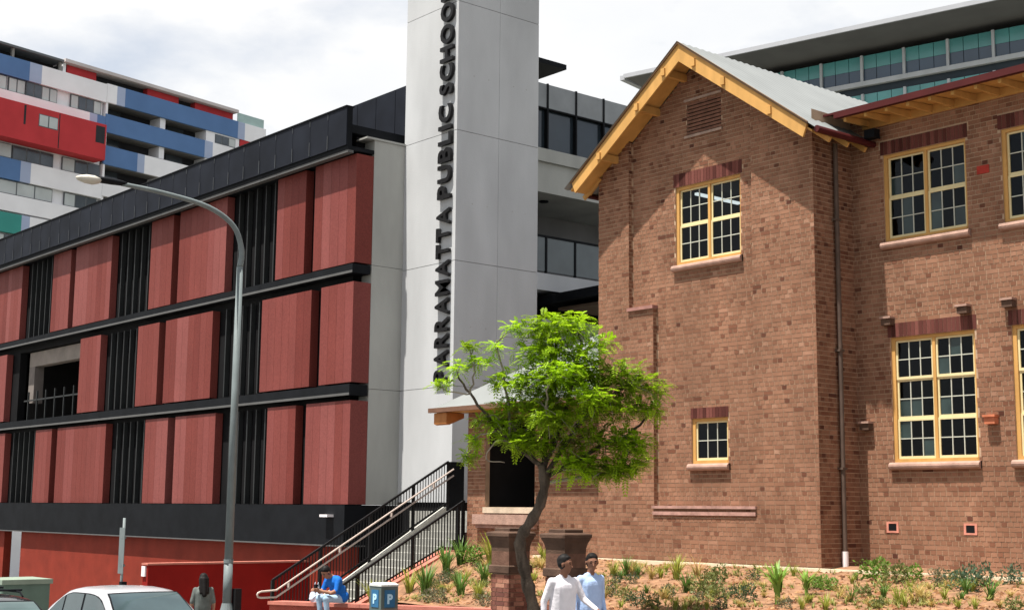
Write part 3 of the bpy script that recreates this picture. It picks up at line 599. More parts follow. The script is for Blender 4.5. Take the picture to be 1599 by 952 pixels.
# left block bands
bandp('parapet_band',BLW(-14,-.3,.9,7.7),-.4,0,36.5,38.2)
bandp('spandrel_band',[(-14,6.0,AW),(6.0,6.8,ABM),(6.8,7.7,ABL)],-.4,0,33.8,35.15)
bandp('spandrel_band',[(-14,-.6,ABL),(-.6,.4,ABM),(.4,7.7,AW)],-.4,0,27.5,29.3)
bandp('spandrel_band',[(-14,7.7,AW)],-.4,0,24.75,26.2); bandp('spandrel_band',[(-14,-.2,AT),(-.2,.6,ABM),(.6,7.7,AW)],-.4,0,22.9,24.6)
bandp('spandrel_band',[(-14,7.7,AW)],-.4,0,19.5,21.2)
# red box
part('red_box',ab(-14,7.0,-.4,1.2,30.75,34.0),AR,AP); part('red_recess',ab(5.9,6.85,1.19,1.21,32.2,33.75),AD,AP); part('red_groove',ab(-1.35,-1.15,1.19,1.21,32.2,33.9),AD,AP); part('red_groove',ab(2.1,2.2,1.19,1.205,30.8,33.9),AD,AP)
def awin(s0,s1,z0,z1,d,mts,frame=AF):
    w=part('window',ab(s0,s1,d-.12,d,z0,z1),frame,AP); n=len(mts)
    for i,mt in enumerate(mts): part('pane',ab(s0+(s1-s0)*i/n+.06,s0+(s1-s0)*(i+1)/n-.06,d-.02,d+.02,z0+.07,z1-.07),mt,w)
awin(.1,2.0,32.35,33.45,1.22,[ACURT,ACURT])
# top storey windows
awin(-6,-2.3,35.2,36.45,-.25,[ACURT,AGL,ACURT]); awin(-2.1,-.5,35.2,36.45,-.25,[ACURT,ACURT]); awin(-.4,2.7,35.2,36.45,-.25,[AGL,AGL,ACURT,ACURT]); awin(4.1,7.3,35.2,36.45,-.25,[ACURT,AGL,AGL,ACURT])
awin(-6,-1.4,29.35,30.6,-.25,[ACURT,ACURT]); awin(-1.3,2.7,29.35,30.6,-.25,[AGL,AGL,AGL]); awin(3.6,7.5,29.35,30.6,-.25,[ACURT,AGL,AGL])
awin(-6,2.8,26.25,27.45,-.25,[ACURT]*5); awin(4.0,7.4,26.25,27.45,-.25,[ACURT,AGL,AGL]); awin(-6,2.8,21.3,22.8,-.25,[AGL,ACURT,AGL,ACURT]); awin(4.0,7.4,21.3,22.8,-.25,[ACURT,AGL])
# right balcony block
for i,(z0,z1,segs) in enumerate([(36.55,38.3,[(7.72,8.8,AW),(8.8,9.7,ABM),(9.7,23.3,ABL),(23.3,24.2,ABM),(24.2,27,AW)]),(33.75,35.45,[(7.72,19.2,ABL),(19.2,20.2,ABM),(20.2,27,AW)]),(30.75,32.5,[(7.72,11.4,ABL),(11.4,12.2,ABM),(12.2,27,AW)]),(27.8,29.5,[(7.72,27,AW)]),(24.8,26.5,[(7.72,27,AW)])]):
    bandp('balcony_front',segs,-.25,.0,z0,z1); part('balcony_slab',ab(7.72,27,-1.88,-.26,z0,z0+.2),ASO,AP)
    zb=z0-1.1 if i else z0-1.1
    part('balcony_wall',ab(14.0,14.6,-1.88,-.3,z0-1.12,z0-.001),AW,AP); part('balcony_wall',ab(7.72,7.95,-1.88,-.1,z0-1.35,z0-.001),AW,AP)
    part('balcony_door',ab(8.6,10.6,-1.89,-1.86,z0-1.1,z0-.05),AGL,AP); part('balcony_door',ab(16,18,-1.89,-1.86,z0-1.1,z0-.05),AGL,AP)
part('end_wall',ab(19.4,23.6,-1.8,-.12,33.0,36.54),AW,AP); awin(20.5,23.1,35.5,36.4,-.1,[AGL,AGL,ACURT]); part('red_end',ab(23.7,27,-1.8,-.05,34.8,36.54),AR,AP)
# roof storey
part('pergola_roof',ab(-9,3.0,-9,.1,39.05,39.25),AF,AP); part('penthouse_dark',ab(-8.5,3.0,-8,-1.6,37.9,39.04),AD,AP)
for s in (-2.0,2.7): part('pergola_post',ab(s,s+.22,-.4,-.15,38.2,39.04),ASO,AP)
part('penthouse_roof',ab(3.1,23.2,-8,.15,39.12,39.42),mat('pale_roof_edge',(.50,.46,.46),.7,.1,.5),AP); part('penthouse_wall',ab(3.1,23.0,-7.5,-1.2,37.9,39.11),AD,AP)
for a,b in ((3.7,6.8),(12.5,16.2),(18.2,23.0)): part('penthouse_panel',ab(a,b,-1.19,-.5,38.0,39.1),AR,AP)
part('penthouse_column',ab(3.15,3.45,-.6,-.3,38.2,39.11),AW,AP)
part('glass_balustrade',ab(23.3,26.8,-.2,-.15,38.3,39.25),mat('green_glass',(.30,.42,.40),.15,.1,1,spec=.6),AP)
for s,z in ((12.6,.45),(16.0,.3)): part('roof_vent',ab(s,s+.7,-3,-2,39.42,39.42+z),AF,AP)

# ---------------------------------------------------------------- office building behind the gable
OP=Vector((-77.03,115.05,0)); ob=R(12.9); od=Vector((math.cos(ob),math.sin(ob),0)); on_=Vector((math.sin(ob),-math.cos(ob),0))
OF=thing('office_building','large glass office building with a deep dark roof overhang above the gable','building',OP+Vector((0,0,-2)))
def obx(s0,s1,d0,d1,z0,z1,z1b=None):
    q=M(); P=[]
    for zz in (0,1):
        for s,d in ((s0,d0),(s0,d1),(s1,d1),(s1,d0)): P.append(OP+od*s+on_*d+Vector((0,0,(z0 if zz==0 else z1))))
    return q.hexa(P)
OT=mat('teal_glass',(.075,.27,.27),.2,.12,.25,spec=.6); ON=mat('navy_glass',(.035,.065,.105),.15,.15,.2,spec=.6); OM=mat('silver_mullion',(.42,.44,.46),.4,.08,1); OS=mat('dark_soffit',(.15,.147,.15),.8,.1,.3); OE=mat('roof_edge_silver',(.36,.37,.40),.5,.06,.5); ODK=mat('dark_joint',(.03,.04,.05),.6,.1,1)
part('office_core',obx(-29,40,-20,-.3,-2,45.6),ODK,OF)
for f in range(3):
    zt=45.7-4.0*f
    for i in range(-20,26):
        s=i*1.467
        part('teal_pane',obx(s+.03,s+1.437,-.25,-.02,zt-1.38,zt),OT,OF); part('navy_pane',obx(s+.03,s+1.437,-.25,-.03,zt-2.7,zt-1.40),ON,OF)
        if f>1 and i>14: pass
    part('sill_band',obx(-29.3,38,-.25,.35,zt-3.2,zt-2.72),OM,OF); part('shadow_gap',obx(-29.3,38,-.25,-.1,zt-3.98,zt-3.22),ODK,OF)
    for i in range(-6,9): part('mullion',obx(i*4.4-.13,i*4.4+.13,-.019,.28,zt-2.71,zt+.0),OM,OF)
q=M(); P=[]
for s,d,z in ((-29.5,-22,45.75),(-29.5,5,46.75),(40,5,46.75),(40,-22,45.75),(-29.5,-22,47.6),(-29.5,5,47.05),(40,5,47.05),(40,-22,47.6)): P.append(OP+od*s+on_*d+Vector((0,0,z)))
part('roof_overhang',q.hexa(P),OS,OF); part('roof_edge',obx(-29.6,40,5.01,5.25,46.7,47.15),OE,OF); part('roof_edge',obx(-30.2,-29.61,-22,5.0,46.6,47.1),OE,OF)
print('buildings',len(bpy.data.objects))
# ---------------------------------------------------------------- stairs and railings
SX0,SX1=-28.8,-26.95; SY=16.9; NS=18; GO=.30; Z0=g(-28.1); RI=(-.03-Z0)/NS
ST=thing('concrete_staircase','pale concrete stairs climbing from the footpath beside the sign tower','staircase',(-28.1,17,Z0))
for i in range(NS):
    y=SY+GO*i; part('step',M().box(SX0,y,Z0-.3,SX1,y+(GO if i<NS-1 else 2.8),Z0+RI*(i+1)),STEPC,ST)
def nose(Y): return Z0+RI*clamp((Y-SY)/GO+1,0,NS)
q=M(); n0,n1=SY-.05,SY+GO*(NS-1)
q.hexa([(SX0-.14,n0,Z0-.3),(SX0-.001,n0,Z0-.3),(SX0-.001,n1,Z0-.3),(SX0-.14,n1,Z0-.3),(SX0-.14,n0,Z0+.12),(SX0-.001,n0,Z0+.12),(SX0-.001,n1,-.03+.10),(SX0-.14,n1,-.03+.10)])
part('stringer',q,mat('stringer_concrete',(.42,.415,.38),.85,.15,3,.2,40),ST)
part('landing',M().box(-30.4,SY+GO*(NS-1)+.01,-3.4,SX0-.15,23.4,-.04),STEPC,ST)
def lin(Y): return Z0+.17+(Y-SY)*RI/GO     # nosing line
LF=thing('stair_fence','black bar fence with twin steel handrails on the far side of the stairs','fence',(-29.3,17,Z0))
fx=-28.87; h=1.2
part('top_rail',M().bar((fx,17.0,lin(17.0)+h),(fx,22.1,lin(22.1)+h),.05,.05),FENCEM,LF)
part('bottom_rail',M().bar((fx,17.0,lin(17.0)+.16),(fx,22.1,lin(22.1)+.16),.04,.04),FENCEM,LF)
for i in range(60):
    y=17.05+i*.085; part('baluster',M().box(fx-.008,y-.008,lin(y)+.15,fx+.008,y+.008,lin(y)+h-.02),FENCEM,LF)
for y in (17.0,18.3,19.7,21.0,22.1): part('fence_post',M().box(fx-.03,y-.03,lin(y)-.1,fx+.03,y+.03,lin(y)+h),FENCEM,LF)
part('panel_end',M().box(fx-.035,22.15,lin(22.1)+.02,fx+.035,22.6,lin(22.1)+h),CHAR,LF)
hx=fx+.10
za,zb_=lin(17.05)+.95,lin(17.05)+.79
pts=[(hx,22.2,lin(22.2)+.95),(hx,17.05,za),(hx,16.65,za-.02),(hx,16.57,za-.05),(hx,16.55,(za+zb_)/2),(hx,16.57,zb_+.02),(hx,16.65,zb_),(hx,17.05,zb_),(hx,22.2,lin(22.2)+.79)]
part('handrail',M().tube(pts,.023,8),RAILM,LF,smooth=True)
for y in (17.4,18.8,20.3,21.6): part('rail_bracket',M().bar((fx,y,lin(y)+.87),(hx,y,lin(y)+.87),.02,.14),RAILM,LF)
RFN=thing('stair_fence','black bar fence on the near side of the stairs above the pink coping','fence',(-26.8,18,-2))
nx=-26.80
def ftop(Y): return .235-.558*(21.05-Y)
def cop(Y): return max(g(-26.8)+.12,-1.0-.47*max(0,20.4-Y))
part('top_rail',M().bar((nx,16.6,ftop(16.6)),(nx,21.0,ftop(21.0)),.05,.045),FENCEM,RFN); part('bottom_rail',M().bar((nx,16.6,cop(16.6)+.13),(nx,20.4,cop(20.4)+.13),.04,.03),FENCEM,RFN)
for i in range(51):
    y=16.65+i*.086; part('baluster',M().box(nx-.011,y-.011,cop(y)+.04,nx+.011,y+.011,ftop(y)-.01),FENCEM,RFN)
for y in (16.6,18.0,19.5,20.85,21.0): part('fence_post',M().box(nx-.03,y-.03,cop(y)-.05,nx+.03,y+.03,ftop(y)+.02),FENCEM,RFN)
q=M()
Yk=[15.55,16.2,20.4,20.9]
for a,b in zip(Yk,Yk[1:]): q.hexa([(-26.94,a,-3.6),(-26.62,a,-3.6),(-26.62,b,-3.6),(-26.94,b,-3.6),(-26.94,a,cop(a)-.12),(-26.62,a,cop(a)-.12),(-26.62,b,cop(b)-.12),(-26.94,b,cop(b)-.12)])
SWL=solo('stair_side_wall',q,WALLR,(-26.8,18,-3.4),'low sloping red wall with pink coping between stairs and garden','wall')
q=M()
for a,b in zip(Yk,Yk[1:]): q.hexa([(-26.97,a,cop(a)-.118),(-26.56,a,cop(a)-.118),(-26.56,b,cop(b)-.118),(-26.97,b,cop(b)-.118),(-26.97,a,cop(a)+.03),(-26.56,a,cop(a)+.03),(-26.56,b,cop(b)+.03),(-26.97,b,cop(b)+.03)])
q.box(-26.5,20.55,-1.2,-25.3,20.8,-.95)
part('coping',q,PINKC,SWL)
# low garden wall along the footpath
GW=thing('garden_wall','low red garden wall running along the footpath below the planted bed','wall',(-17,15.3,-2.5))
segs=[(-25.9,-22.5),(-22.49,-18.1),(-17.3,-16.75),(-15.95,-12),(-11.99,-8)]
for a,b in segs:
    part('wall_section',M().hexa([(a,15.2,g(a)-.2),(b,15.2,g(b)-.2),(b,15.5,g(b)-.2),(a,15.5,g(a)-.2),(a,15.2,zfront(a)-.05),(b,15.2,zfront(b)-.05),(b,15.5,zfront(b)-.05),(a,15.5,zfront(a)-.05)]),WALLR,GW)
    part('coping',M().hexa([(a,15.15,zfront(a)-.048),(b,15.15,zfront(b)-.048),(b,15.55,zfront(b)-.048),(a,15.55,zfront(a)-.048),(a,15.15,zfront(a)+.02),(b,15.15,zfront(b)+.02),(b,15.55,zfront(b)+.02),(a,15.55,zfront(a)+.02)]),PINKC,GW)
# freestanding dark red wall
RWL=thing('red_rendered_wall','plain dark red wall standing between the school and the stairs','wall',(-35.4,19.4,g(-35)))
part('wall_body',M().box(-35.6,16.95,g(-35)-.6,-35.28,22.3,-1.55),REDK,RWL); part('wall_coping',M().box(-35.63,16.92,-1.549,-35.25,22.3,-1.50),PINKC,RWL)
tag(solo('notice_plate',M().box(-35.58,16.90,-1.85,-35.38,16.945,-1.58),WHITEP,(-35.5,16.9,-1.85)),'small white notice on the end of the dark red wall','notice')

# ---------------------------------------------------------------- brick gateposts
def gatepost(x,y,label):
    zb=g(x); P=thing('gatepost',label,'gatepost',(x,y,zb),'brick gateposts in front of the garden')
    h=.225; ch=.0715; top=-1.02
    part('core',M().box(x-h+.012,y-h+.012,zb-.1,x+h-.012,y+h-.012,top),MORTAR,P)
    z=zb; k=0
    while z<top-.03:
        ring=[]
        L=.145 if k%2 else .22
        for s in range(4):
            u=0; first=True
            while u<.45-.02:
                w=min(L if not(first and k%2==0) else .105,.45-u); first=False
                ring.append((s,u,w)); u+=w+.008
        for s,u,w in ring:
            key=('gp',round(w,3),round(random.random()*7))
            if key not in BV: BV[key]=M().box(-w/2,-.012,0,w/2,.03,ch-.009,0,key[2]/7).mesh('brick',BRICKP,tone=True)
            a=s*math.pi/2; c,sn=math.cos(a),math.sin(a); lx,ly=-h+u+w/2,-h+.012
            inst('brick',BV[key],(x+lx*c-ly*sn,y+lx*sn+ly*c,z),P,a)
        z+=ch; k+=1
    part('stone_band',M().sq(x,y,[(.235,-1.02),(.255,-1.0),(.255,-.90),(.235,-.88)]),STONE,P)
    part('frieze',M().sq(x,y,[(.222,-.88),(.222,-.66)]),mat('frieze_stone',(.12,.065,.047),.9,.25,6,.4,40),P)
    part('cap',M().sq(x,y,[(.222,-.66),(.226,-.58),(.245,-.50),(.275,-.44),(.275,-.42),(.29,-.42),(.29,-.37),(.28,-.355),(.19,-.34),(.19,-.295),(.18,-.285)]),STONE,P)
    return P
gatepost(-17.72,14.88,'brick gatepost with stone cap directly behind the tree trunk'); gatepost(-16.38,14.88,'brick gatepost with stone cap behind the two walking men')

# ---------------------------------------------------------------- the tree
TR=thing('street_tree','small bright green feathery tree with a crooked trunk in front of the gatepost','tree',(-16.06,14.11,-2.42))
trunk=[(-16.06,14.15,-2.5),(-16.04,14.0,-1.85),(-16.04,13.9,-1.36),(-16.05,13.80,-1.05),(-16.07,13.74,-.79),(-16.08,13.68,-.55),(-16.05,13.68,-.38),(-15.97,13.73,-.24),(-15.86,13.81,-.03),(-15.79,13.85,.15),(-15.73,13.86,.40),(-15.74,13.80,.68)]
def jit(p,s): return tuple(c+random.uniform(-s,s) for c in p)
def curve(pts,n=4,s=.015):
    P=[Vector(p) for p in pts]; o=[]
    for i in range(len(P)-1):
        a,b,c,d=P[max(i-1,0)],P[i],P[i+1],P[min(i+2,len(P)-1)]
        for k in range(n):
            t=k/n; o.append(.5*((2*b)+(c-a)*t+(2*a-5*b+4*c-d)*t*t+(3*b-a-3*c+d)*t**3)+Vector((random.uniform(-s,s),random.uniform(-s,s),random.uniform(-s,s))))
    o.append(P[-1]); return o
tk=curve(trunk,3,.006); part('trunk',M().tube(tk,[.098-.026*i/len(tk)+.011*math.sin(i*1.7)+.006*math.sin(i*4.1) for i in range(len(tk))],12),BARK,TR,smooth=True)
br=[([(-15.74,13.79,.68),(-15.99,13.43,1.0),(-16.19,13.1,1.38),(-16.31,12.88,1.71),(-16.4,12.7,1.99)],.035),([(-16.31,12.88,1.71),(-16.24,12.88,2.04),(-16.25,12.83,2.28)],.014),([(-15.99,13.43,1.0),(-15.96,13.27,1.86),(-15.98,13.09,2.47)],.022),
([(-15.75,13.82,.55),(-15.66,13.9,1.48),(-15.55,13.87,2.24),(-15.45,13.88,2.67)],.045),([(-15.73,13.82,.6),(-15.45,13.97,1.39),(-15.21,14.07,2.24),(-15.17,14.03,2.62)],.04),([(-15.72,13.84,.5),(-15.36,14.05,1.11),(-15.0,14.27,1.59),(-14.66,14.6,1.87)],.04),
([(-15.73,13.84,.45),(-15.26,14.32,.87),(-14.87,14.74,1.12),(-14.65,14.93,1.4)],.035),([(-15.73,13.85,.4),(-15.24,14.43,.54),(-14.92,14.79,.59)],.028),([(-15.74,13.8,.6),(-16.05,13.6,1.1),(-16.25,13.5,1.6)],.025),([(-16.31,12.88,1.71),(-16.5,12.6,1.75),(-16.6,12.5,1.85)],.010),
([(-16.1,13.25,1.2),(-16.3,13.0,1.05),(-16.42,12.95,.8)],.014),([(-15.98,13.44,1.0),(-16.1,13.2,1.0),(-16.2,13.1,.75),(-16.0,13.3,.7)],.012),([(-15.6,13.9,1.0),(-15.3,13.5,1.5),(-15.1,13.4,1.9)],.022)]
clumps=[[-15.51,13.63,2.62,.43],[-15.25,13.92,2.67,.43],[-15.21,14.07,2.24,.43],[-15.61,13.59,2.24,.38],[-15.8,13.45,1.86,.40],[-15.53,13.78,1.86,.48],[-15.15,14.21,1.96,.48],[-14.87,14.54,1.97,.48],[-14.67,14.81,1.78,.43],[-14.65,14.92,1.45,.29],[-14.95,14.55,1.49,.48],[-15.33,14.12,1.39,.5],[-15.67,13.72,1.39,.42],[-15.94,13.38,1.48,.33],[-15.56,13.95,.95,.40],[-15.18,14.38,1.02,.48],[-14.85,14.78,1.02,.33],[-14.98,14.72,.59,.36],[-14.79,14.93,.69,.24],[-15.35,14.28,.62,.34],[-16.17,12.94,2.14,.21],[-16.4,12.7,2.04,.19],[-16.58,12.54,1.8,.14],[-16.24,12.81,2.37,.15],[-15.99,13.1,2.37,.14],[-15.81,13.26,2.66,.14],[-16.35,12.99,1.0,.2],[-16.14,13.18,1.29,.22],[-14.97,14.31,2.44,.19],[-16.26,13.03,1.28,.16],[-16.02,13.19,1.85,.18],[-16.42,12.98,.71,.15],
[-15.0,13.5,1.95,.36],[-14.85,13.9,1.6,.34],[-15.2,13.5,1.25,.34],[-15.6,14.4,1.9,.36],[-15.4,14.7,1.55,.36],[-15.3,13.6,2.3,.33],[-15.98,13.5,1.0,.30],[-15.72,13.6,.95,.32],[-16.12,13.3,1.2,.24],[-15.35,14.1,.62,.36],[-15.05,14.5,.55,.36],[-14.8,14.7,.9,.34],[-15.5,13.7,1.6,.36]]
# twigs reach for the clumps
tips=[]
for pts,r in br:
    cpts=curve(pts,4,.02); n=len(cpts); part('branch',M().tube(cpts,[r*(1-.75*i/n)+.003 for i in range(n)],7),BARK if r>.03 else TWIG,TR,smooth=True); tips+=cpts[n//2:]
tw=M()
for x,y,z,r in clumps:
    c=Vector((x,y,z)); src=min(tips,key=lambda p:(p-c).length)
    for k in range(4 if r>.25 else 2):
        e=c+Vector((random.gauss(0,r*.45),random.gauss(0,r*.45),random.gauss(0,r*.4))); mid=(src+e)/2+Vector((0,0,.05)); tw.tube([src,mid,e],[.008,.006,.003],5)
part('twigs',tw,TWIG,TR,smooth=True,kind='stuff')
lf=M()
def frond(m,p,d,L,tone):
    d=d.normalized(); sdv=d.cross(Vector((0,0,1)));  sdv=(sdv if sdv.length>.1 else Vector((1,0,0))).normalized(); up=sdv.cross(d)
    n=6
    for i in range(n):
        t=(i+.6)/n; q=p+d*L*t+Vector((0,0,-.35*L*t*t)); w=L*.36*(1-.55*abs(t-.45)*1.6)
        for s in (-1,1):
            e=(sdv*s+d*.45-up*.25*random.random()).normalized(); a=q+e*w; b=d*L*.095
            m.add([q-b*.5,q+e*w*.5-b,a,q+e*w*.5+b],[(0,1,2,3)],0,clamp(tone+random.uniform(-.15,.15),0,1))
for x,y,z,r in clumps:
    n=int(190*r**1.6*(5.2 if r>.25 else 3.0))+14; c=Vector((x,y,z)); ct=random.uniform(.15,.95)
    for k in range(n):
        v=Vector((random.gauss(0,1),random.gauss(0,1),random.gauss(0,1))).normalized()*r*random.random()**.5*.98; v.z=v.z*.52+.05
        d=Vector((random.gauss(v.x,.25),random.gauss(v.y,.25),random.gauss(v.z*.3,.15)))
        frond(lf,c+v,d,random.uniform(.11,.20),ct)
part('crown',lf,LEAFM['tree'],TR,tone=True,kind='stuff')

# ---------------------------------------------------------------- garden plants
PL=[(-25.5,18.5,'lime',.43),(-22.16,16.46,'tuft',.52),(-25.39,19.42,'tuft',.51),(-24.65,18.74,'grey',.21),(-21.2,15.79,'grey',.17),(-20.9,15.82,'grey',.19),(-25.39,19.84,'tuft',.47),(-25.01,19.91,'shrub',.32),(-22.04,17.83,'tuft',.36),(-24.28,19.84,'lime',.54),(-21.49,17.62,'lime',.25),(-20.95,16.38,'tuft',.38),(-19.34,15.65,'grey',.16),(-20.12,16.14,'lime',.26),(-18.8,15.7,'shrub',.17),(-26.2,18.0,'lime',.44),(-25.9,17.9,'lime',.36),(-24.17,19.07,'dry',.19),(-26.0,19.13,'dry',.17),(-21.68,16.64,'dry',.15),(-23.02,20.27,'lime',.31),(-21.95,19.25,'dry',.21),(-19.58,19.03,'lime',.24),(-19.3,19.08,'tuft',.28),(-19.04,19.14,'tuft',.18),(-18.39,18.85,'dry',.2),(-18.19,18.89,'lime',.19),(-17.74,18.83,'lime',.34),(-16.38,17.62,'tuft',.29),(-17.57,19.21,'dry',.26),(-15.89,17.57,'olive',.26),(-16.54,18.59,'olive',.25),(-16.3,19.27,'dark',.14),(-13.84,16.9,'agave',.46),(-14.05,17.86,'agave',.29),(-14.46,18.62,'shrub',.15),(-14.58,17.06,'dark',.19),(-15.0,17.19,'dark',.13),(-15.16,16.6,'grey',.1),(-14.18,15.98,'dark',.14),(-15.96,16.04,'dark',.17),(-16.75,16.57,'olive',.17),(-17.37,16.78,'dark',.16),(-17.01,17.31,'tuft',.14),(-15.45,15.83,'olive',.18),(-15.03,15.92,'lime',.16),(-14.45,16.0,'lime',.14),(-16.02,15.73,'lime',.12),(-12.98,16.39,'lime',.15),(-13.22,16.33,'grey',.12),(-15.58,18.67,'dry',.09),(-14.0,16.23,'dry',.1),(-14.95,16.17,'dry',.1),(-16.0,16.74,'dry',.09),(-14.52,17.4,'dry',.08),(-14.17,19.86,'shrub',.31),(-13.56,19.57,'olive',.26),(-13.59,20.06,'shrub',.22),(-14.37,19.59,'tuft',.13),(-14.11,19.12,'lime',.13),(-12.74,17.23,'tuft',.17),(-13.06,18.0,'olive',.14),(-12.57,17.8,'tuft',.18),(-12.06,17.43,'lime',.21),(-13.14,20.13,'grey',.15),(-11.77,18.15,'lime',.15),(-11.99,19.09,'blue',.26),(-12.17,19.82,'blue',.23),(-10.94,18.0,'tuft',.24),(-11.71,19.92,'blue',.2),(-11.4,18.02,'tuft',.11),(-12.62,16.48,'lime',.19),(-11.86,16.67,'olive',.11),(-11.51,16.78,'lime',.15),(-10.68,17.19,'lime',.14),(-10.14,17.26,'olive',.14),(-12.28,18.25,'dry',.1),(-11.24,17.0,'dry',.09),(-10.38,17.3,'dry',.09),(-14.28,18.52,'shrub',.19),(-14.06,18.5,'shrub',.17),(-13.33,17.74,'dry',.08),(-12.18,16.89,'dry',.11),(-10.9,17.12,'lime',.11),(-10.95,18.55,'dry',.09),(-12.73,19.21,'dry',.1),(-12.79,18.8,'lime',.12)]
WORD={'lime':'yellow-green grass tuft','tuft':'dark green strappy tuft','grey':'small grey-green mound plant','shrub':'leafy bright green shrub','olive':'olive green bushy shrub','dark':'small dark green ball shrub','blue':'rounded blue-green shrub','dry':'dry straw-coloured grass clump','agave':'spiky upright bright green rosette'}
def blades(m,x,y,z,h,n,w,spread):
    for k in range(n):
        a=random.uniform(0,6.283); r=random.random()*h*.12; L=h*random.uniform(.6,1.1); s=spread*random.uniform(.3,1); o=Vector((math.cos(a),math.sin(a),0)); sd=Vector((-o.y,o.x,0))
        p=Vector((x,y,z))+o*r; ps=[p+o*(s*L*t*t)+Vector((0,0,L*(t-.35*s*t*t))) for t in (0,.35,.7,1)]; ws=[w,w*.9,w*.6,.001]; tn=random.random()
        v=[q+sd*e*wi for q,wi in zip(ps,ws) for e in (-1,1)]; m.add(v,[(0,1,3,2),(2,3,5,4),(4,5,7,6)],0,tn)
def bush(m,x,y,z,h,n,ls,flat=.9):
    for k in range(n):
        v=Vector((random.gauss(0,1),random.gauss(0,1),random.gauss(0,1))).normalized()*(random.random()**.35)
        lob=1+.22*math.sin(v.x*5+v.y*3)+.15*math.sin(v.z*7+x)
        p=Vector((x,y,z+h*.42))+Vector((v.x*h*.62,v.y*h*.62,v.z*h*.5*flat))*lob
        if p.z<z: p.z=z+.01
        d=(v+Vector((random.gauss(0,.5),random.gauss(0,.5),random.gauss(.3,.5)))).normalized(); s=d.cross(Vector((random.gauss(0,1),random.gauss(0,1),random.gauss(0,1)))).normalized()
        l=ls*random.uniform(.6,1.3); m.add([p-d*l,p+s*l*.45,p+d*l,p-s*l*.45],[(0,1,2,3)],0,random.random())
def spot(x,y):
    a='at the back of the bed' if y>19.3 else 'mid-bed' if y>17.6 else 'at the front of the bed'
    for lim,b in ((-24,'by the stair fence'),(-21.5,'left of the gateposts'),(-18.2,'beside the first gatepost'),(-16.2,'behind the walking men'),(-14.7,'below the small window'),(-13.3,'below the white pipe'),(-11.9,'below the tall wing window'),(99,'at the far right')):
        if x<lim: return a+' '+b
for i in range(75):
    x=random.uniform(-25,-9.5); y=random.uniform(15.8,20.3)
    if x<-22 and y<18.2: continue
    PL.append((x,y,random.choice(('dry','dry','lime','lime','tuft','olive','dark','dry')),random.uniform(.10,.2)))
base={}
for p in PL: base.setdefault(WORD[p[2]]+' '+spot(p[0],p[1]),[]).append(p)
LAB={}
ORD=['leftmost','second','third','fourth','fifth','sixth','seventh','eighth','ninth','tenth','eleventh','twelfth']
for k,v in base.items():
    v.sort(key=lambda p:math.atan2(p[1],-p[0]))
    for i,p in enumerate(v): LAB[p]=k if len(v)==1 else ('rightmost ' if i==len(v)-1 else ORD[min(i,11)]+' ')+k
for x,y,kd,hh in PL:
    m=M(); z=soilz(x,y)-.01; hs=hh*1.4
    if kd in('lime','tuft'): blades(m,x,y,z,hs*1.1,46,max(.006,hs*.028),.75)
    elif kd=='dry': blades(m,x,y,z,hs*1.3,40,.006,1.2)
    elif kd=='agave': blades(m,x,y,z+hs*.3,hs*.85,34,hs*.05,.9); m.tube([(x,y,z),(x,y,z+hs*.4)],hs*.07,6)
    elif kd=='shrub' or kd=='olive': bush(m,x,y,z,hs*1.1,int(300+500*hs),max(.02,hs*.085))
    else: bush(m,x,y,z,hs*1.2,int(220+600*hs),max(.016,hs*.09),1.0)
    lab=LAB[(x,y,kd,hh)]; o=thing('garden_plant',lab,'plant',(x,y,z),'plants in the garden bed'); part('foliage',m,LEAFM[kd],o,tone=True,kind='stuff')

gc=M()
for i in range(3200):
    x=random.uniform(-25.3,-9); y=random.uniform(15.6,20.5)
    if math.sin(x*1.9+y*.7)+math.sin(y*2.6-x*1.1)+random.uniform(-.9,.9)<.35 or (x<-22.5 and y<18.3): continue
    blades(gc,x,y,soilz(x,y)-.01,random.uniform(.06,.17),random.randint(5,9),.008,1.2)
solo('ground_cover',gc,leafmat('ground_cover_leaf',(.20,.21,.055),.5),(0,0,0),'patchy low yellow-green ground cover spreading over the mulch','ground cover',kind='stuff',tone=True)
# ---------------------------------------------------------------- street furniture
LP=thing('street_lamp','tall grey street lamp with a long curved arm over the road','street lamp',(-24.25,13.3,g(-24.25)))
zb=g(-24.25); lx,ly=-24.25,13.3
part('base_column',M().tube([(lx,ly,zb-.1),(lx,ly,zb+.05),(lx,ly,zb+.95),(lx,ly,zb+1.08)],[.17,.13,.125,.095],14),STEEL,LP,smooth=False)
part('pole',M().tube([(lx,ly,zb+1.05),(lx,ly,zb+1.85)],[.088,.085],14).tube([(lx,ly,zb+1.86),(lx,ly,4.7)],[.082,.062],14),STEEL,LP,smooth=True)
part('joint_ring',M().tube([(lx,ly,zb+1.83),(lx,ly,zb+1.90)],.094,14),STEEL,LP)
arm=curve([(lx,13.3,4.69),(lx,13.32,5.05),(lx,13.12,5.50),(lx,12.55,5.80),(lx,11.6,5.93),(lx,10.75,5.97)],5,0)
part('arm',M().tube(arm,[.06-.02*i/len(arm) for i in range(len(arm))],10),STEEL,LP,smooth=True)
hd=M(); prof=[(10.86,.03,.03),(10.75,.07,.05),(10.55,.09,.06),(10.35,.10,.06),(10.30,.13,.05),(10.1,.14,.07),(9.95,.11,.05),(9.88,.04,.02)]
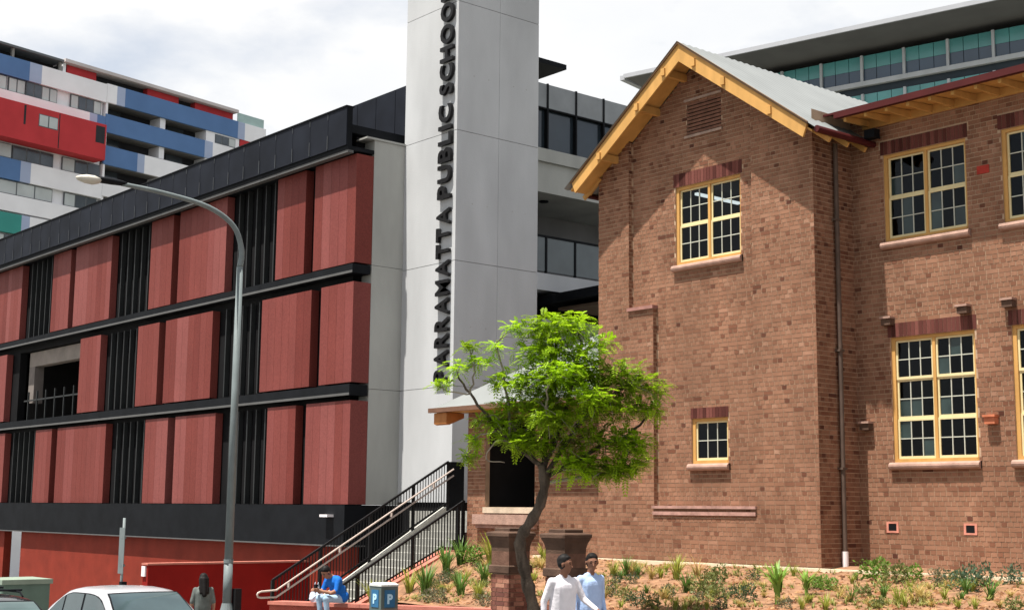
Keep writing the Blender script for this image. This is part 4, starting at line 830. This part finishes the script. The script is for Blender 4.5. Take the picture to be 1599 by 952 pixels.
def lampsec(pr,zc,up=1.):
    q=M(); n=10; 
    for y,w,h in pr: q.v+=[(lx+w*math.cos(2*math.pi*k/n),y,zc+.1*(10.9-y)*.0+h*math.sin(2*math.pi*k/n)*up) for k in range(n)]
    q.f=[(i*n+k,i*n+(k+1)%n,(i+1)*n+(k+1)%n,(i+1)*n+k) for i in range(len(pr)-1) for k in range(n)]+[tuple(range(n))[::-1],tuple((len(pr)-1)*n+k for k in range(n))]; q.m=[0]*len(q.f); q.t=[.5]*len(q.f); return q
part('lamp_housing',lampsec(prof[:5],5.985),CHAR,LP,smooth=True); part('lamp_bowl',lampsec([(10.31,.115,.05),(10.2,.135,.085),(10.05,.13,.08),(9.93,.09,.05),(9.87,.02,.02)],5.955),mat('frosted_bowl',(.45,.43,.38),.3,.08,5),LP,smooth=True)
part('control_box',M().box(lx+.02,ly+.09,zb+.75,lx+.16,ly+.22,zb+1.35),FENCEM,LP)
SG=thing('sign_post','slim grey sign post standing behind the white car','sign post',(-29.17,13.4,g(-29.17)))
zb=g(-29.17); part('pole',M().tube([(-29.17,13.4,zb-.1),(-29.17,13.4,-.25)],.03,10),STEEL,SG,smooth=True); part('sign_plate',M().box(-29.30,13.362,-1.45,-29.04,13.368,-.46),STEEL,SG); [part('clamp',M().box(-29.22,13.36,zz,-29.12,13.44,zz+.05),STEEL,SG) for zz in (-.7,-1.3)]; part('push_box',M().box(-29.15,13.34,-1.78,-29.02,13.46,-1.62),CHAR,SG)
px,py=-20.65,14.42; zb=g(px); PMk=thing('parking_ticket_machine','grey parking ticket machine with blue P plates by the garden wall','ticket machine',(px,py,zb))
GM=mat('machine_green_grey',(.085,.11,.105),.5,.15,4); BRN=mat('machine_brown_grey',(.17,.135,.11),.5,.15,4); BLU=mat('blue_plate',(.03,.12,.24),.45,.08,4); PWH=mat('plate_white',(.38,.58,.72),.5,.05,4)
part('cabinet',M().box(px-.18,py-.18,zb,px+.18,py+.18,zb+1.34),GM,PMk); part('side_panel',M().box(px+.181,py-.165,zb+.05,px+.189,py+.165,zb+.96),BRN,PMk)
part('lid',M().sq(px,py,[(.188,zb+1.341),(.188,zb+1.37),(.14,zb+1.40)]),mat('pale_lid',(.50,.52,.50),.4,.08,4),PMk)
part('blue_plate',M().box(px-.11,py-.19,zb+.98,px+.11,py-.181,zb+1.28),BLU,PMk); part('blue_plate',M().box(px+.181,py-.11,zb+.98,px+.19,py+.11,zb+1.28),BLU,PMk)
part('slot_panel',M().box(px-.13,py-.19,zb+.55,px+.13,py-.181,zb+.85),CHAR,PMk)
def pletter(rot,loc):
    me=glyph('P',.22,.010,.003); me.materials.clear(); me.materials.append(PWH); me.transform(Matrix.Rotation(rot,4,'Z')@Matrix.Rotation(R(90),4,'X')); me.name='letter'
    o=bpy.data.objects.new('letter',me); C.objects.link(o); o.parent=PMk; o.location=Vector(loc)-OFF[PMk.name]
pletter(R(90),(px+.192,py-.06,zb+1.05)); pletter(0,(px-.06,py-.193,zb+1.05))
# utility kiosk
kx,ky=-44.9,17.2; zb=g(kx); KI=thing('utility_kiosk','pale green utility cabinet standing in front of the red school wall','cabinet',(kx,ky,zb)); KG=mat('kiosk_green',(.10,.15,.125),.6,.1,2); KL=mat('kiosk_lid_green',(.20,.25,.205),.6,.08,2)
part('cabinet_body',M().box(kx-1.1,ky-.75,zb,kx+.55,ky+.75,zb+1.55),KG,KI); part('cabinet_lid',M().box(kx-1.16,ky-.82,zb+1.551,kx+.61,ky+.82,zb+1.70),KL,KI)
for i in range(2): part('door',M().box(kx-1.02+i*.78,ky-.77,zb+.12,kx-.28+i*.78,ky-.751,zb+1.45),KG,KI)

# ---------------------------------------------------------------- cars
def car(name,label,loc,rz,paint,L=4.3,Wd=1.8,H=1.5,rails=False,glass=None,estate=0):
    T=thing(name,label,'car',loc); x_,y_,z_=loc; cs,sn=math.cos(rz),math.sin(rz)
    def tf(m):
        m.v=[(x_+a*cs-b*sn,y_+a*sn+b*cs,z_+c) for a,b,c in m.v]; return m
    hw=Wd/2; zb=.92*H/1.5
    def lerp(T_,x):
        for (a,va),(b,vb) in zip(T_,T_[1:]):
            if x<=b: t=clamp((x-a)/(b-a),0,1); return va+(vb-va)*t
        return T_[-1][1]
    hl=L/2
    zt=[(-hl,.62),(-hl+.06,.80),(-hl+.25,zb-.03),(-.9,zb),(.85,zb),(hl-.75,zb-.09),(hl-.3,.74),(hl-.05,.60),(hl,.48)]
    wt=[(-hl,.66),(-hl+.15,.86),(-hl+.6,.97),(-.5,1),(hl-1.1,1),(hl-.5,.94),(hl-.15,.80),(hl,.6)]
    xs=[-hl+L*i/40 for i in range(41)]; m=M(); ring=None
    prof=lambda w,zt_: [(0,.22),(w*.86,.22),(w*.95,.32),(w*.99,.5),(w*1.0,.66*zt_/.9),(w*.97,zt_*.93),(w*.90,zt_),(w*.5,zt_+.02),(0,zt_+.03)]
    n=0
    for x in xs:
        p=prof(hw*lerp(wt,x),lerp(zt,x)); full=[(a,b) for a,b in p]+[(-a,b) for a,b in p[-2:0:-1]]; n=len(full); m.v+=[(x,a,b) for a,b in full]
    m.f=[(i*n+k,(i+1)*n+k,(i+1)*n+(k+1)%n,i*n+(k+1)%n) for i in range(len(xs)-1) for k in range(n)]+[tuple(range(n)),tuple((len(xs)-1)*n+k for k in range(n))[::-1]]
    m.m=[0]*len(m.f); m.t=[.5]*len(m.f); part('body',tf(m),paint,T,smooth=True)
    # greenhouse
    rr=[(-hl+.12-estate*.0,zb-.06),(-hl+.55-estate*.25,zb+.30),(-hl+.95-estate*.3,H-.07),(-.9,H-.012),(-.2,H),(.15,H-.02),(.42,H-.09),(1.22,zb-.02)]
    wr=[(-hl+.12,.70),(-1.2,.64),(.1,.66),(.5,.68),(1.22,.74)]
    def rzf(x): 
        # smooth
        return (lerp(rr,x-.06)+lerp(rr,x)+lerp(rr,x+.06))/3
    gx=[-hl+.12+(1.22+hl-.12)*i/36 for i in range(37)]; m=M()
    def sect(x,o=0.):
        z=rzf(x); wb=hw*.93; w1=wr_(x); return wb,w1,z
    def wr_(x): return lerp(wr,x)*hw/.9*1.0
    for x in gx:
        z=rzf(x); wb=hw*.90; t=clamp((z-zb)/(H-zb),0,1); we=wb+(wr_(x)-wb)*t
        p=[(wb,zb-.10),(we+.03*t,max(zb-.09,z-.09*t)),(we-.03,z-.03*t),(we*.72,z),(we*.3,z+.012*t),(0,z+.015*t)]; full=p+[(-a,b) for a,b in p[-2::-1]]; k0=len(full); m.v+=[(x,a,b) for a,b in full]
    m.f=[(i*k0+k,(i+1)*k0+k,(i+1)*k0+k+1,i*k0+k+1) for i in range(len(gx)-1) for k in range(k0-1)]; m.m=[0]*len(m.f); m.t=[.5]*len(m.f)
    part('cabin',tf(m),paint,T,smooth=True)
    def glassgrid(name,pf,nu,nv,flip=False):
        q=M(); q.v=[pf(i/nu,j/nv) for j in range(nv+1) for i in range(nu+1)]
        q.f=[(j*(nu+1)+i,j*(nu+1)+i+1,(j+1)*(nu+1)+i+1,(j+1)*(nu+1)+i) for j in range(nv) for i in range(nu)]; q.m=[0]*len(q.f); q.t=[.5]*len(q.f); part(name,tf(q),glass,T,smooth=True)
    def ws(u,v):
        x=1.16-(1.16-.40)*v; z=rzf(x); t=clamp((z-zb)/(H-zb),0,1); we=hw*.90+(wr_(x)-hw*.90)*t-.085; y=(u*2-1)*we; return (x+.010,y,z+.014+.012*t*(1-abs(u*2-1)**2))
    gl0=glass; glass=CHAR
    glassgrid('screen_surround',lambda u,v:(lambda p:(p[0]-.004,p[1]*1.045,p[2]-.006))(ws(u,-.05+1.12*v)),10,8)
    for s in (-1,1):
        def pt(u,v,s=s):
            x=-1.66+(2.62)*u; zr=rzf(x)-.085; zz=zb+.0+(max(zr-zb,.012))*v; t=clamp((rzf(x)-zb)/(H-zb),0,1); we=hw*.9+(wr_(x)-hw*.9)*t
            wy=hw*.9+(we+.03*t-hw*.9)*clamp((zz-zb+.1)/max(.05,rzf(x)-.09*t-zb+.1),0,1); return (x,s*(wy+.006),zz)
        glassgrid('pillar_trim',pt,14,5)
    glass=gl0
    glassgrid('windscreen',ws,10,8)
    def rw(u,v):
        x0=-hl+.17; x1=-hl+.86-estate*.3; x=x0+(x1-x0)*v; z=rzf(x); t=clamp((z-zb)/(H-zb),0,1); we=hw*.9+(wr_(x)-hw*.9)*t-.12; return (x-.010,(u*2-1)*we,z+.012)
    glassgrid('rear_window',rw,8,6)
    for s in (-1,1):
        for a,b in ((-.32,.92),(-1.12,-.40),(-1.62,-1.18)):
            def sw(u,v,a=a,b=b,s=s):
                x=a+(b-a)*u; zr=rzf(x)-.10; zz=zb+.02+(max(zr-zb-.02,.012))*v; t=clamp((rzf(x)-zb)/(H-zb),0,1); we=hw*.9+(wr_(x)-hw*.9)*t
                wy=hw*.9+(we+.03*t-hw*.9)*clamp((zz-zb+.1)/max(.05,rzf(x)-.09*t-zb+.1),0,1); return (x,s*(wy+.012),zz)
            glassgrid('side_window',sw,6,5)
        mm=M(); mm.tube([(.80,s*(hw*.93),zb+.03),(.78,s*(hw+.06),zb+.06)],.02,6); mm.sq(0,0,[(0.001,0)]) if False else None
        mm.hexa([(.70,s*(hw+.02),zb-.0),(.84,s*(hw+.03),zb+.0),(.82,s*(hw+.20),zb+.02),(.72,s*(hw+.20),zb+.02),(.70,s*(hw+.02),zb+.13),(.84,s*(hw+.03),zb+.12),(.82,s*(hw+.20),zb+.13),(.72,s*(hw+.20),zb+.14)])
        part('mirror',tf(mm),CHAR,T)
        hh=M().hexa([(hl-.34,s*(hw*.50),.60),(hl-.06,s*(hw*.45),.58),(hl-.22,s*(hw*.82),.60),(hl-.50,s*(hw*.90),.62),(hl-.38,s*(hw*.50),.70),(hl-.12,s*(hw*.45),.64),(hl-.28,s*(hw*.82),.68),(hl-.54,s*(hw*.90),.74)])
        part('headlight',tf(hh),mat('headlight_lens',(.6,.62,.65),.15,.1,4) if not bpy.data.materials.get('headlight_lens') else bpy.data.materials['headlight_lens'],T)
        if rails: part('roof_rail',tf(M().tube([(-1.25,s*.52,H-.02),(-1.15,s*.52,H+.05),(.05,s*.53,H+.055),(.18,s*.53,H-.01)],.016,6)),CHAR,T)
        for xx in (hl-.85,-hl+.80):
            w=part('wheel',tf(M().tube([(xx,s*(hw-.20),.31),(xx,s*(hw-.01),.31)],.31,22)),TYRE,T); part('rim',tf(M().tube([(xx,s*(hw-.05),.31),(xx,s*(hw+.002),.31)],.20,14)),STEEL,w)
    part('grille',tf(M().box(hl-.06,-.45,.38,hl+.01,.45,.52)),CHAR,T); part('number_plate',tf(M().box(hl+.012,-.19,.40,hl+.02,.19,.50)),WHITEP,T)
    if rails:
        for xx in (-.9,-.1): part('crossbar',tf(M().tube([(xx,-.62,H+.075),(xx,.62,H+.075)],.017,6)),CHAR,T)
    return T
TYRE=mat('tyre_rubber',(.02,.02,.02),.9,.15,6)
CGL=mat('car_glass',(.035,.055,.06),.06,.25,1.2,spec=.9); CGD=mat('car_glass_tinted',(.07,.10,.10),.06,.25,1.2,spec=.9)
car('parked_car','white hatchback parked in front of the red school wall',(-22.85,10.72,g(-22.85)-.13),math.atan(.0)+0,mat('white_car_paint',(.34,.345,.37),.25,.03,1,spec=.4,coat=.5),4.3,1.8,1.56,glass=CGL)
car('passing_car','dark car with roof bars at the left edge of the picture',(-21.75,7.78,g(-21.75)-.13),0,mat('black_car_paint',(.018,.02,.022),.2,.1,1,spec=.4,coat=.6),4.5,1.8,1.50,rails=True,glass=CGD)

# ---------------------------------------------------------------- people
SK=[mat('brown_skin',(.19,.092,.06),.55,.1,9),mat('hair_black',(.008,.007,.007),.6,.3,20)]
def cap_(m,a,b,ra,rb,n=10):
    a,b=Vector(a),Vector(b); d=b-a; L=d.length; d=d/L if L>1e-6 else Vector((0,0,1)); pts=[];rad=[]
    for t in (-1,-.92,-.7,-.38,0): pts.append(a+d*ra*t); rad.append(ra*math.sqrt(max(0,1-t*t))+.0004)
    for t in (0,.38,.7,.92,1): pts.append(b+d*rb*t); rad.append(rb*math.sqrt(max(0,1-t*t))+.0004)
    if L<1e-3: pts=pts[:4]+pts[5:]; rad=rad[:4]+rad[5:]
    m.tube(pts,rad,n)
def person(name,label,loc,rz,caps,mats,vox=.011,clothes=None):
    m=M()
    for a,b,ra,rb,k in caps: cap_(m,a,b,ra,rb)
    me=m.mesh('raw',mats[0]); o=bpy.data.objects.new('raw',me); C.objects.link(o)
    md=o.modifiers.new('r','REMESH'); md.mode='VOXEL'; md.voxel_size=vox
    s=o.modifiers.new('s','SMOOTH'); s.factor=.5; s.iterations=7
    dg=bpy.context.evaluated_depsgraph_get(); dg.update(); nm=bpy.data.meshes.new_from_object(o.evaluated_get(dg)); bpy.data.objects.remove(o)
    nm.materials.clear()
    for q in mats: nm.materials.append(q)
    nf=len(nm.polygons); ce=np.zeros(nf*3); nm.polygons.foreach_get('center',ce); ce=ce.reshape(-1,3)
    best=np.full(nf,1e9); idx=np.zeros(nf,int)
    for a,b,ra,rb,k in caps:
        a,b=np.array(a,float),np.array(b,float); d=b-a; t=np.clip(((ce-a)@d)/max(d@d,1e-9),0,1); ds=np.linalg.norm(ce-(a+t[:,None]*d),axis=1)-(ra+(rb-ra)*t)
        u=ds<best; best[u]=ds[u]; idx[u]=k
    nm.polygons.foreach_set('material_index',idx.astype(np.int32)); nm.polygons.foreach_set('use_smooth',[True]*nf); nm.update(); nm.name=name
    p=bpy.data.objects.new(name,nm); C.objects.link(p); p.location=loc; p.rotation_euler=(0,0,rz); OFF[p.name]=Vector(loc); return tag(p,label,'person')
def head(c,yaw,pitch,long=False,up=0):
    # c: head centre; forward +y; returns capsules. materials: 0 skin 1 hair 2 shirt 3 trousers 4 shoes
    Rm=Matrix.Rotation(yaw,3,'Z')@Matrix.Rotation(pitch,3,'X'); P=lambda x,y,z: tuple(Vector(c)+Rm@Vector((x,y,z)))
    k=[(P(0,-.012,.025),P(0,.008,.02),.084,.080,0),(P(0,.022,-.045),P(0,.042,-.082),.062,.040,0),(P(0,.088,.0),P(0,.104,-.026),.010,.014,0),
       (P(-.082,-.008,-.025),P(-.085,-.004,.005),.012,.016,0),(P(.082,-.008,-.025),P(.085,-.004,.005),.012,.016,0),
       (P(0,-.028,.045),P(0,-.022,.05),.090,.090,1),(P(-.03,-.03,.0),P(.03,-.03,.0),.066,.066,1),(P(-.035,.035,.088),P(.03,.038,.092),.026,.028,1),
       (P(-.034,.076,.01),P(-.026,.079,.01),.009,.009,1),(P(.034,.076,.01),P(.026,.079,.01),.009,.009,1),(P(-.044,.076,.032),P(-.02,.083,.034),.007,.006,1),(P(.044,.076,.032),P(.02,.083,.034),.007,.006,1),(P(-.018,.078,-.058),P(.018,.078,-.058),.008,.008,0)]
    if long: k+=[(P(-.05,-.06,.0),P(-.06,-.09,-.28),.06,.045,1),(P(.05,-.06,.0),P(.06,-.09,-.28),.06,.045,1),(P(0,-.08,0),P(0,-.11,-.33),.06,.05,1)]
    return k
def hand(w,d,s,curl=.4):
    w,d=Vector(w),Vector(d).normalized(); sd=d.cross(Vector((0,1,0))); sd=(sd if sd.length>.2 else d.cross(Vector((1,0,0)))).normalized(); nn=sd.cross(d); o=[]
    pc=w+d*.05; o.append((tuple(w+sd*.014),tuple(w+d*.075+sd*.018),.02,.018,0)); o.append((tuple(w-sd*.014),tuple(w+d*.07-sd*.018),.02,.017,0))
    for i,l in enumerate((.062,.074,.07,.055)):
        b=w+d*.085+sd*(.030-.020*i); m_=b+(d*math.cos(curl)+nn*math.sin(curl))*l*.5; e=m_+(d*math.cos(curl*2)+nn*math.sin(curl*2))*l*.5; o.append((tuple(b),tuple(m_),.0095,.009,0)); o.append((tuple(m_),tuple(e),.009,.0075,0))
    b=w+d*.025+sd*.03; m_=b+(d*.7+sd*.6+nn*.3)*.038; o+=[(tuple(b),tuple(m_),.012,.010,0),(tuple(m_),tuple(m_+(d*.9+sd*.2+nn*.3)*.03),.010,.008,0)]
    return o
def standing(H,arms,legs,hd,long=False,lean=.0,shoulder=.19,belly=.0,sleeve=1.0):
    k=H/1.75; c=[]; hip=.93*k; sh=1.43*k
    c+=head((0,lean+.035,1.635*k),hd[0],hd[1],long)
    c+=[((0,lean-.01,1.44*k),(0,lean+.015,1.56*k),.056,.052,0)]
    for q,r0_,r1_ in ((-.085,.106,.110),(-.04,.112,.118),(0,.112,.118),(.04,.112,.118),(.085,.106,.110)): c+=[((q*.95,0,.99*k),(q,lean*.9,1.335*k),r0_+belly,r1_+belly,2)]
    c+=[((-shoulder+.025,lean,sh-.03),(shoulder-.025,lean,sh-.03),.064,.064,2),((-.07,lean,1.445*k),(.07,lean,1.445*k),.05,.05,2),((-.04,lean+.005,1.462*k),(.04,lean+.005,1.462*k),.040,.040,2)]
    c+=[((-.08,0,.90*k),(.08,0,.90*k),.118,.118,3)]
    for s,(e,w) in zip((-1,1),arms):
        S_=(s*shoulder,lean,sh-.02); e=Vector(e); w=Vector(w)
        c+=[(S_,tuple(e),.056,.045,2)]
        if sleeve>=1: c+=[(tuple(e),tuple(e+(w-e)*.93),.044,.033,2)]
        else: c+=[(tuple(e),tuple(w),.040,.027,0)]
        c+=[(tuple(e+(w-e)*.9),tuple(w),.027,.024,0)]+hand(w,(w-e),s)
    for s,(kn,an_) in zip((-1,1),legs):
        kn,an_=Vector(kn),Vector(an_); c+=[((s*.09,0,.88*k),tuple(kn),.088,.062,3),(tuple(kn),tuple(an_),.060,.044,3),(tuple(an_+Vector((0,-.03,-.03))),tuple(an_+Vector((0,.16,-.045))),.042,.036,4)]
    return c
WSH=mat('white_shirt',(.62,.60,.64),.85,.06,8,.5,14); BSH=mat('light_blue_shirt',(.33,.44,.66),.85,.08,8,.5,14); DKT=mat('dark_trousers',(.012,.013,.018),.85,.2,6); SHOE=mat('black_shoe',(.01,.01,.01),.5,.1,6)
x,y=-13.85,12.52
person('person','man in a white shirt walking in front of the tree',(x,y,g(x)),R(-98),standing(1.73,[((-.30,.06,1.16),(-.37,.27,1.03)),((.25,-.06,1.13),(.26,-.04,.87))],[((-.10,.14,.50),(-.10,.10,.09)),((.10,-.05,.49),(.10,-.28,.14))],(R(38),R(-6)),lean=.03),[SK[0],SK[1],WSH,DKT,SHOE])
x,y=-14.62,13.74
person('person','man in a light blue shirt and dark trousers walking beside the white-shirted man',(x,y,g(x)),R(-96),standing(1.75,[((-.24,-.03,1.14),(-.24,.05,.89)),((.24,-.04,1.14),(.25,.0,.88))],[((-.10,.10,.50),(-.10,.02,.09)),((.10,.0,.50),(.10,-.2,.10))],(R(-25),R(-10)),lean=.02,shoulder=.18),[SK[0],SK[1],BSH,DKT,SHOE])
x,y=-27.3,14.4
person('person','woman with long dark hair walking past the dark red wall',(x,y,g(x)),R(75),standing(1.64,[((-.24,-.02,1.07),(-.23,.12,.88)),((.23,-.02,1.07),(.26,.10,.86))],[((-.09,.10,.47),(-.09,.05,.09)),((.09,.0,.47),(.09,-.2,.11))],(R(0),R(-8)),long=True,shoulder=.17,sleeve=.5),[mat('tan_skin',(.30,.17,.12),.55,.1,9),SK[1],mat('grey_vest',(.10,.115,.11),.9,.25,9),mat('black_skirt',(.008,.008,.009),.9,.2,6),SHOE])
# seated man on the garden wall
sx,sy=-23.15,15.18; sz=zfront(sx)+.02
c=head((.0,.36,.60),R(8),R(-42))
c+=[((0,.20,.50),(0,.30,.55),.056,.052,0),((-.09,.17,.42),(.09,.17,.42),.125,.125,2),((-.08,.08,.27),(.08,.08,.27),.12,.12,2),((-.09,.02,.14),(.09,.02,.14),.125,.125,2),((-.17,.2,.46),(.17,.2,.46),.065,.065,2),((0,.2,.47),(0,.22,.50),.068,.06,2)]
for s in (-1,1):
    c+=[((s*.19,.2,.45),(s*.23,.26,.26),.06,.052,2),((s*.23,.26,.26),(s*.21,.36,.22),.043,.04,0),((s*.21,.34,.22),(s*.06,.52,.26),.040,.026,0)]+hand((s*.06,.52,.26),(-s*.3,.6,.15),s,.6)
    c+=[((s*.09,0,.10),(s*.12,.42,.11),.092,.066,3),((s*.12,.42,.11),(s*.12,.36,-.34),.062,.045,3),((s*.12,.34,-.38),(s*.12,.52,-.40),.042,.036,4)]
person('person','man in a bright blue shirt sitting on the garden wall bent over his phone',(sx,sy-.02,sz),R(180),c,[mat('warm_skin',(.26,.13,.085),.55,.1,9),SK[1],mat('bright_blue_shirt',(.01,.11,.42),.8,.12,8,.4,14),mat('pale_jeans',(.30,.42,.55),.9,.15,8),SHOE])
tag(solo('phone',M().box(sx-.035,sy-.62,sz+.27,sx+.035,sy-.57,sz+.38),CHAR,(sx,sy-.6,sz+.3)),'dark phone in the hands of the seated man','phone')
# plastic bags beside him
def bag(x,y,label,mt,s=1.):
    m=M(); z=zfront(x)+.015; n=14; rows=[(.02,.0),(.13,.01),(.16,.06),(.15,.13),(.11,.19),(.05,.24),(.035,.28)]
    for r,h in rows: m.v+=[(x+s*r*(1+.18*math.sin(k*2.3+h*30))*math.cos(2*math.pi*k/n),y+s*.75*r*(1+.18*math.cos(k*1.7+h*22))*math.sin(2*math.pi*k/n),z+s*h*(1+.08*math.sin(k*1.9))) for k in range(n)]
    m.f=[(i*n+k,i*n+(k+1)%n,(i+1)*n+(k+1)%n,(i+1)*n+k) for i in range(len(rows)-1) for k in range(n)]+[tuple(range(n))[::-1]]; m.m=[0]*len(m.f); m.t=[.5]*len(m.f)
    o=solo('plastic_bag',m,mt,(x,y,z),label,'bag'); 
    for dx in (-.05,.05): part('handle',M().tube([(x+dx*s,y-.03,z+.26*s),(x+dx*s,y,z+.36*s),(x+dx*s,y+.03,z+.26*s)],.008,5),mt,o)
bag(-24.35,15.36,'white and blue plastic bag on the garden wall left of the seated man',mat('pale_blue_plastic',(.40,.46,.55),.4,.35,9),1.1)
bag(-23.75,15.36,'cream plastic bag on the wall next to the seated man',mat('cream_plastic',(.60,.48,.38),.5,.2,9),.8)
print('objects',len(bpy.data.objects))
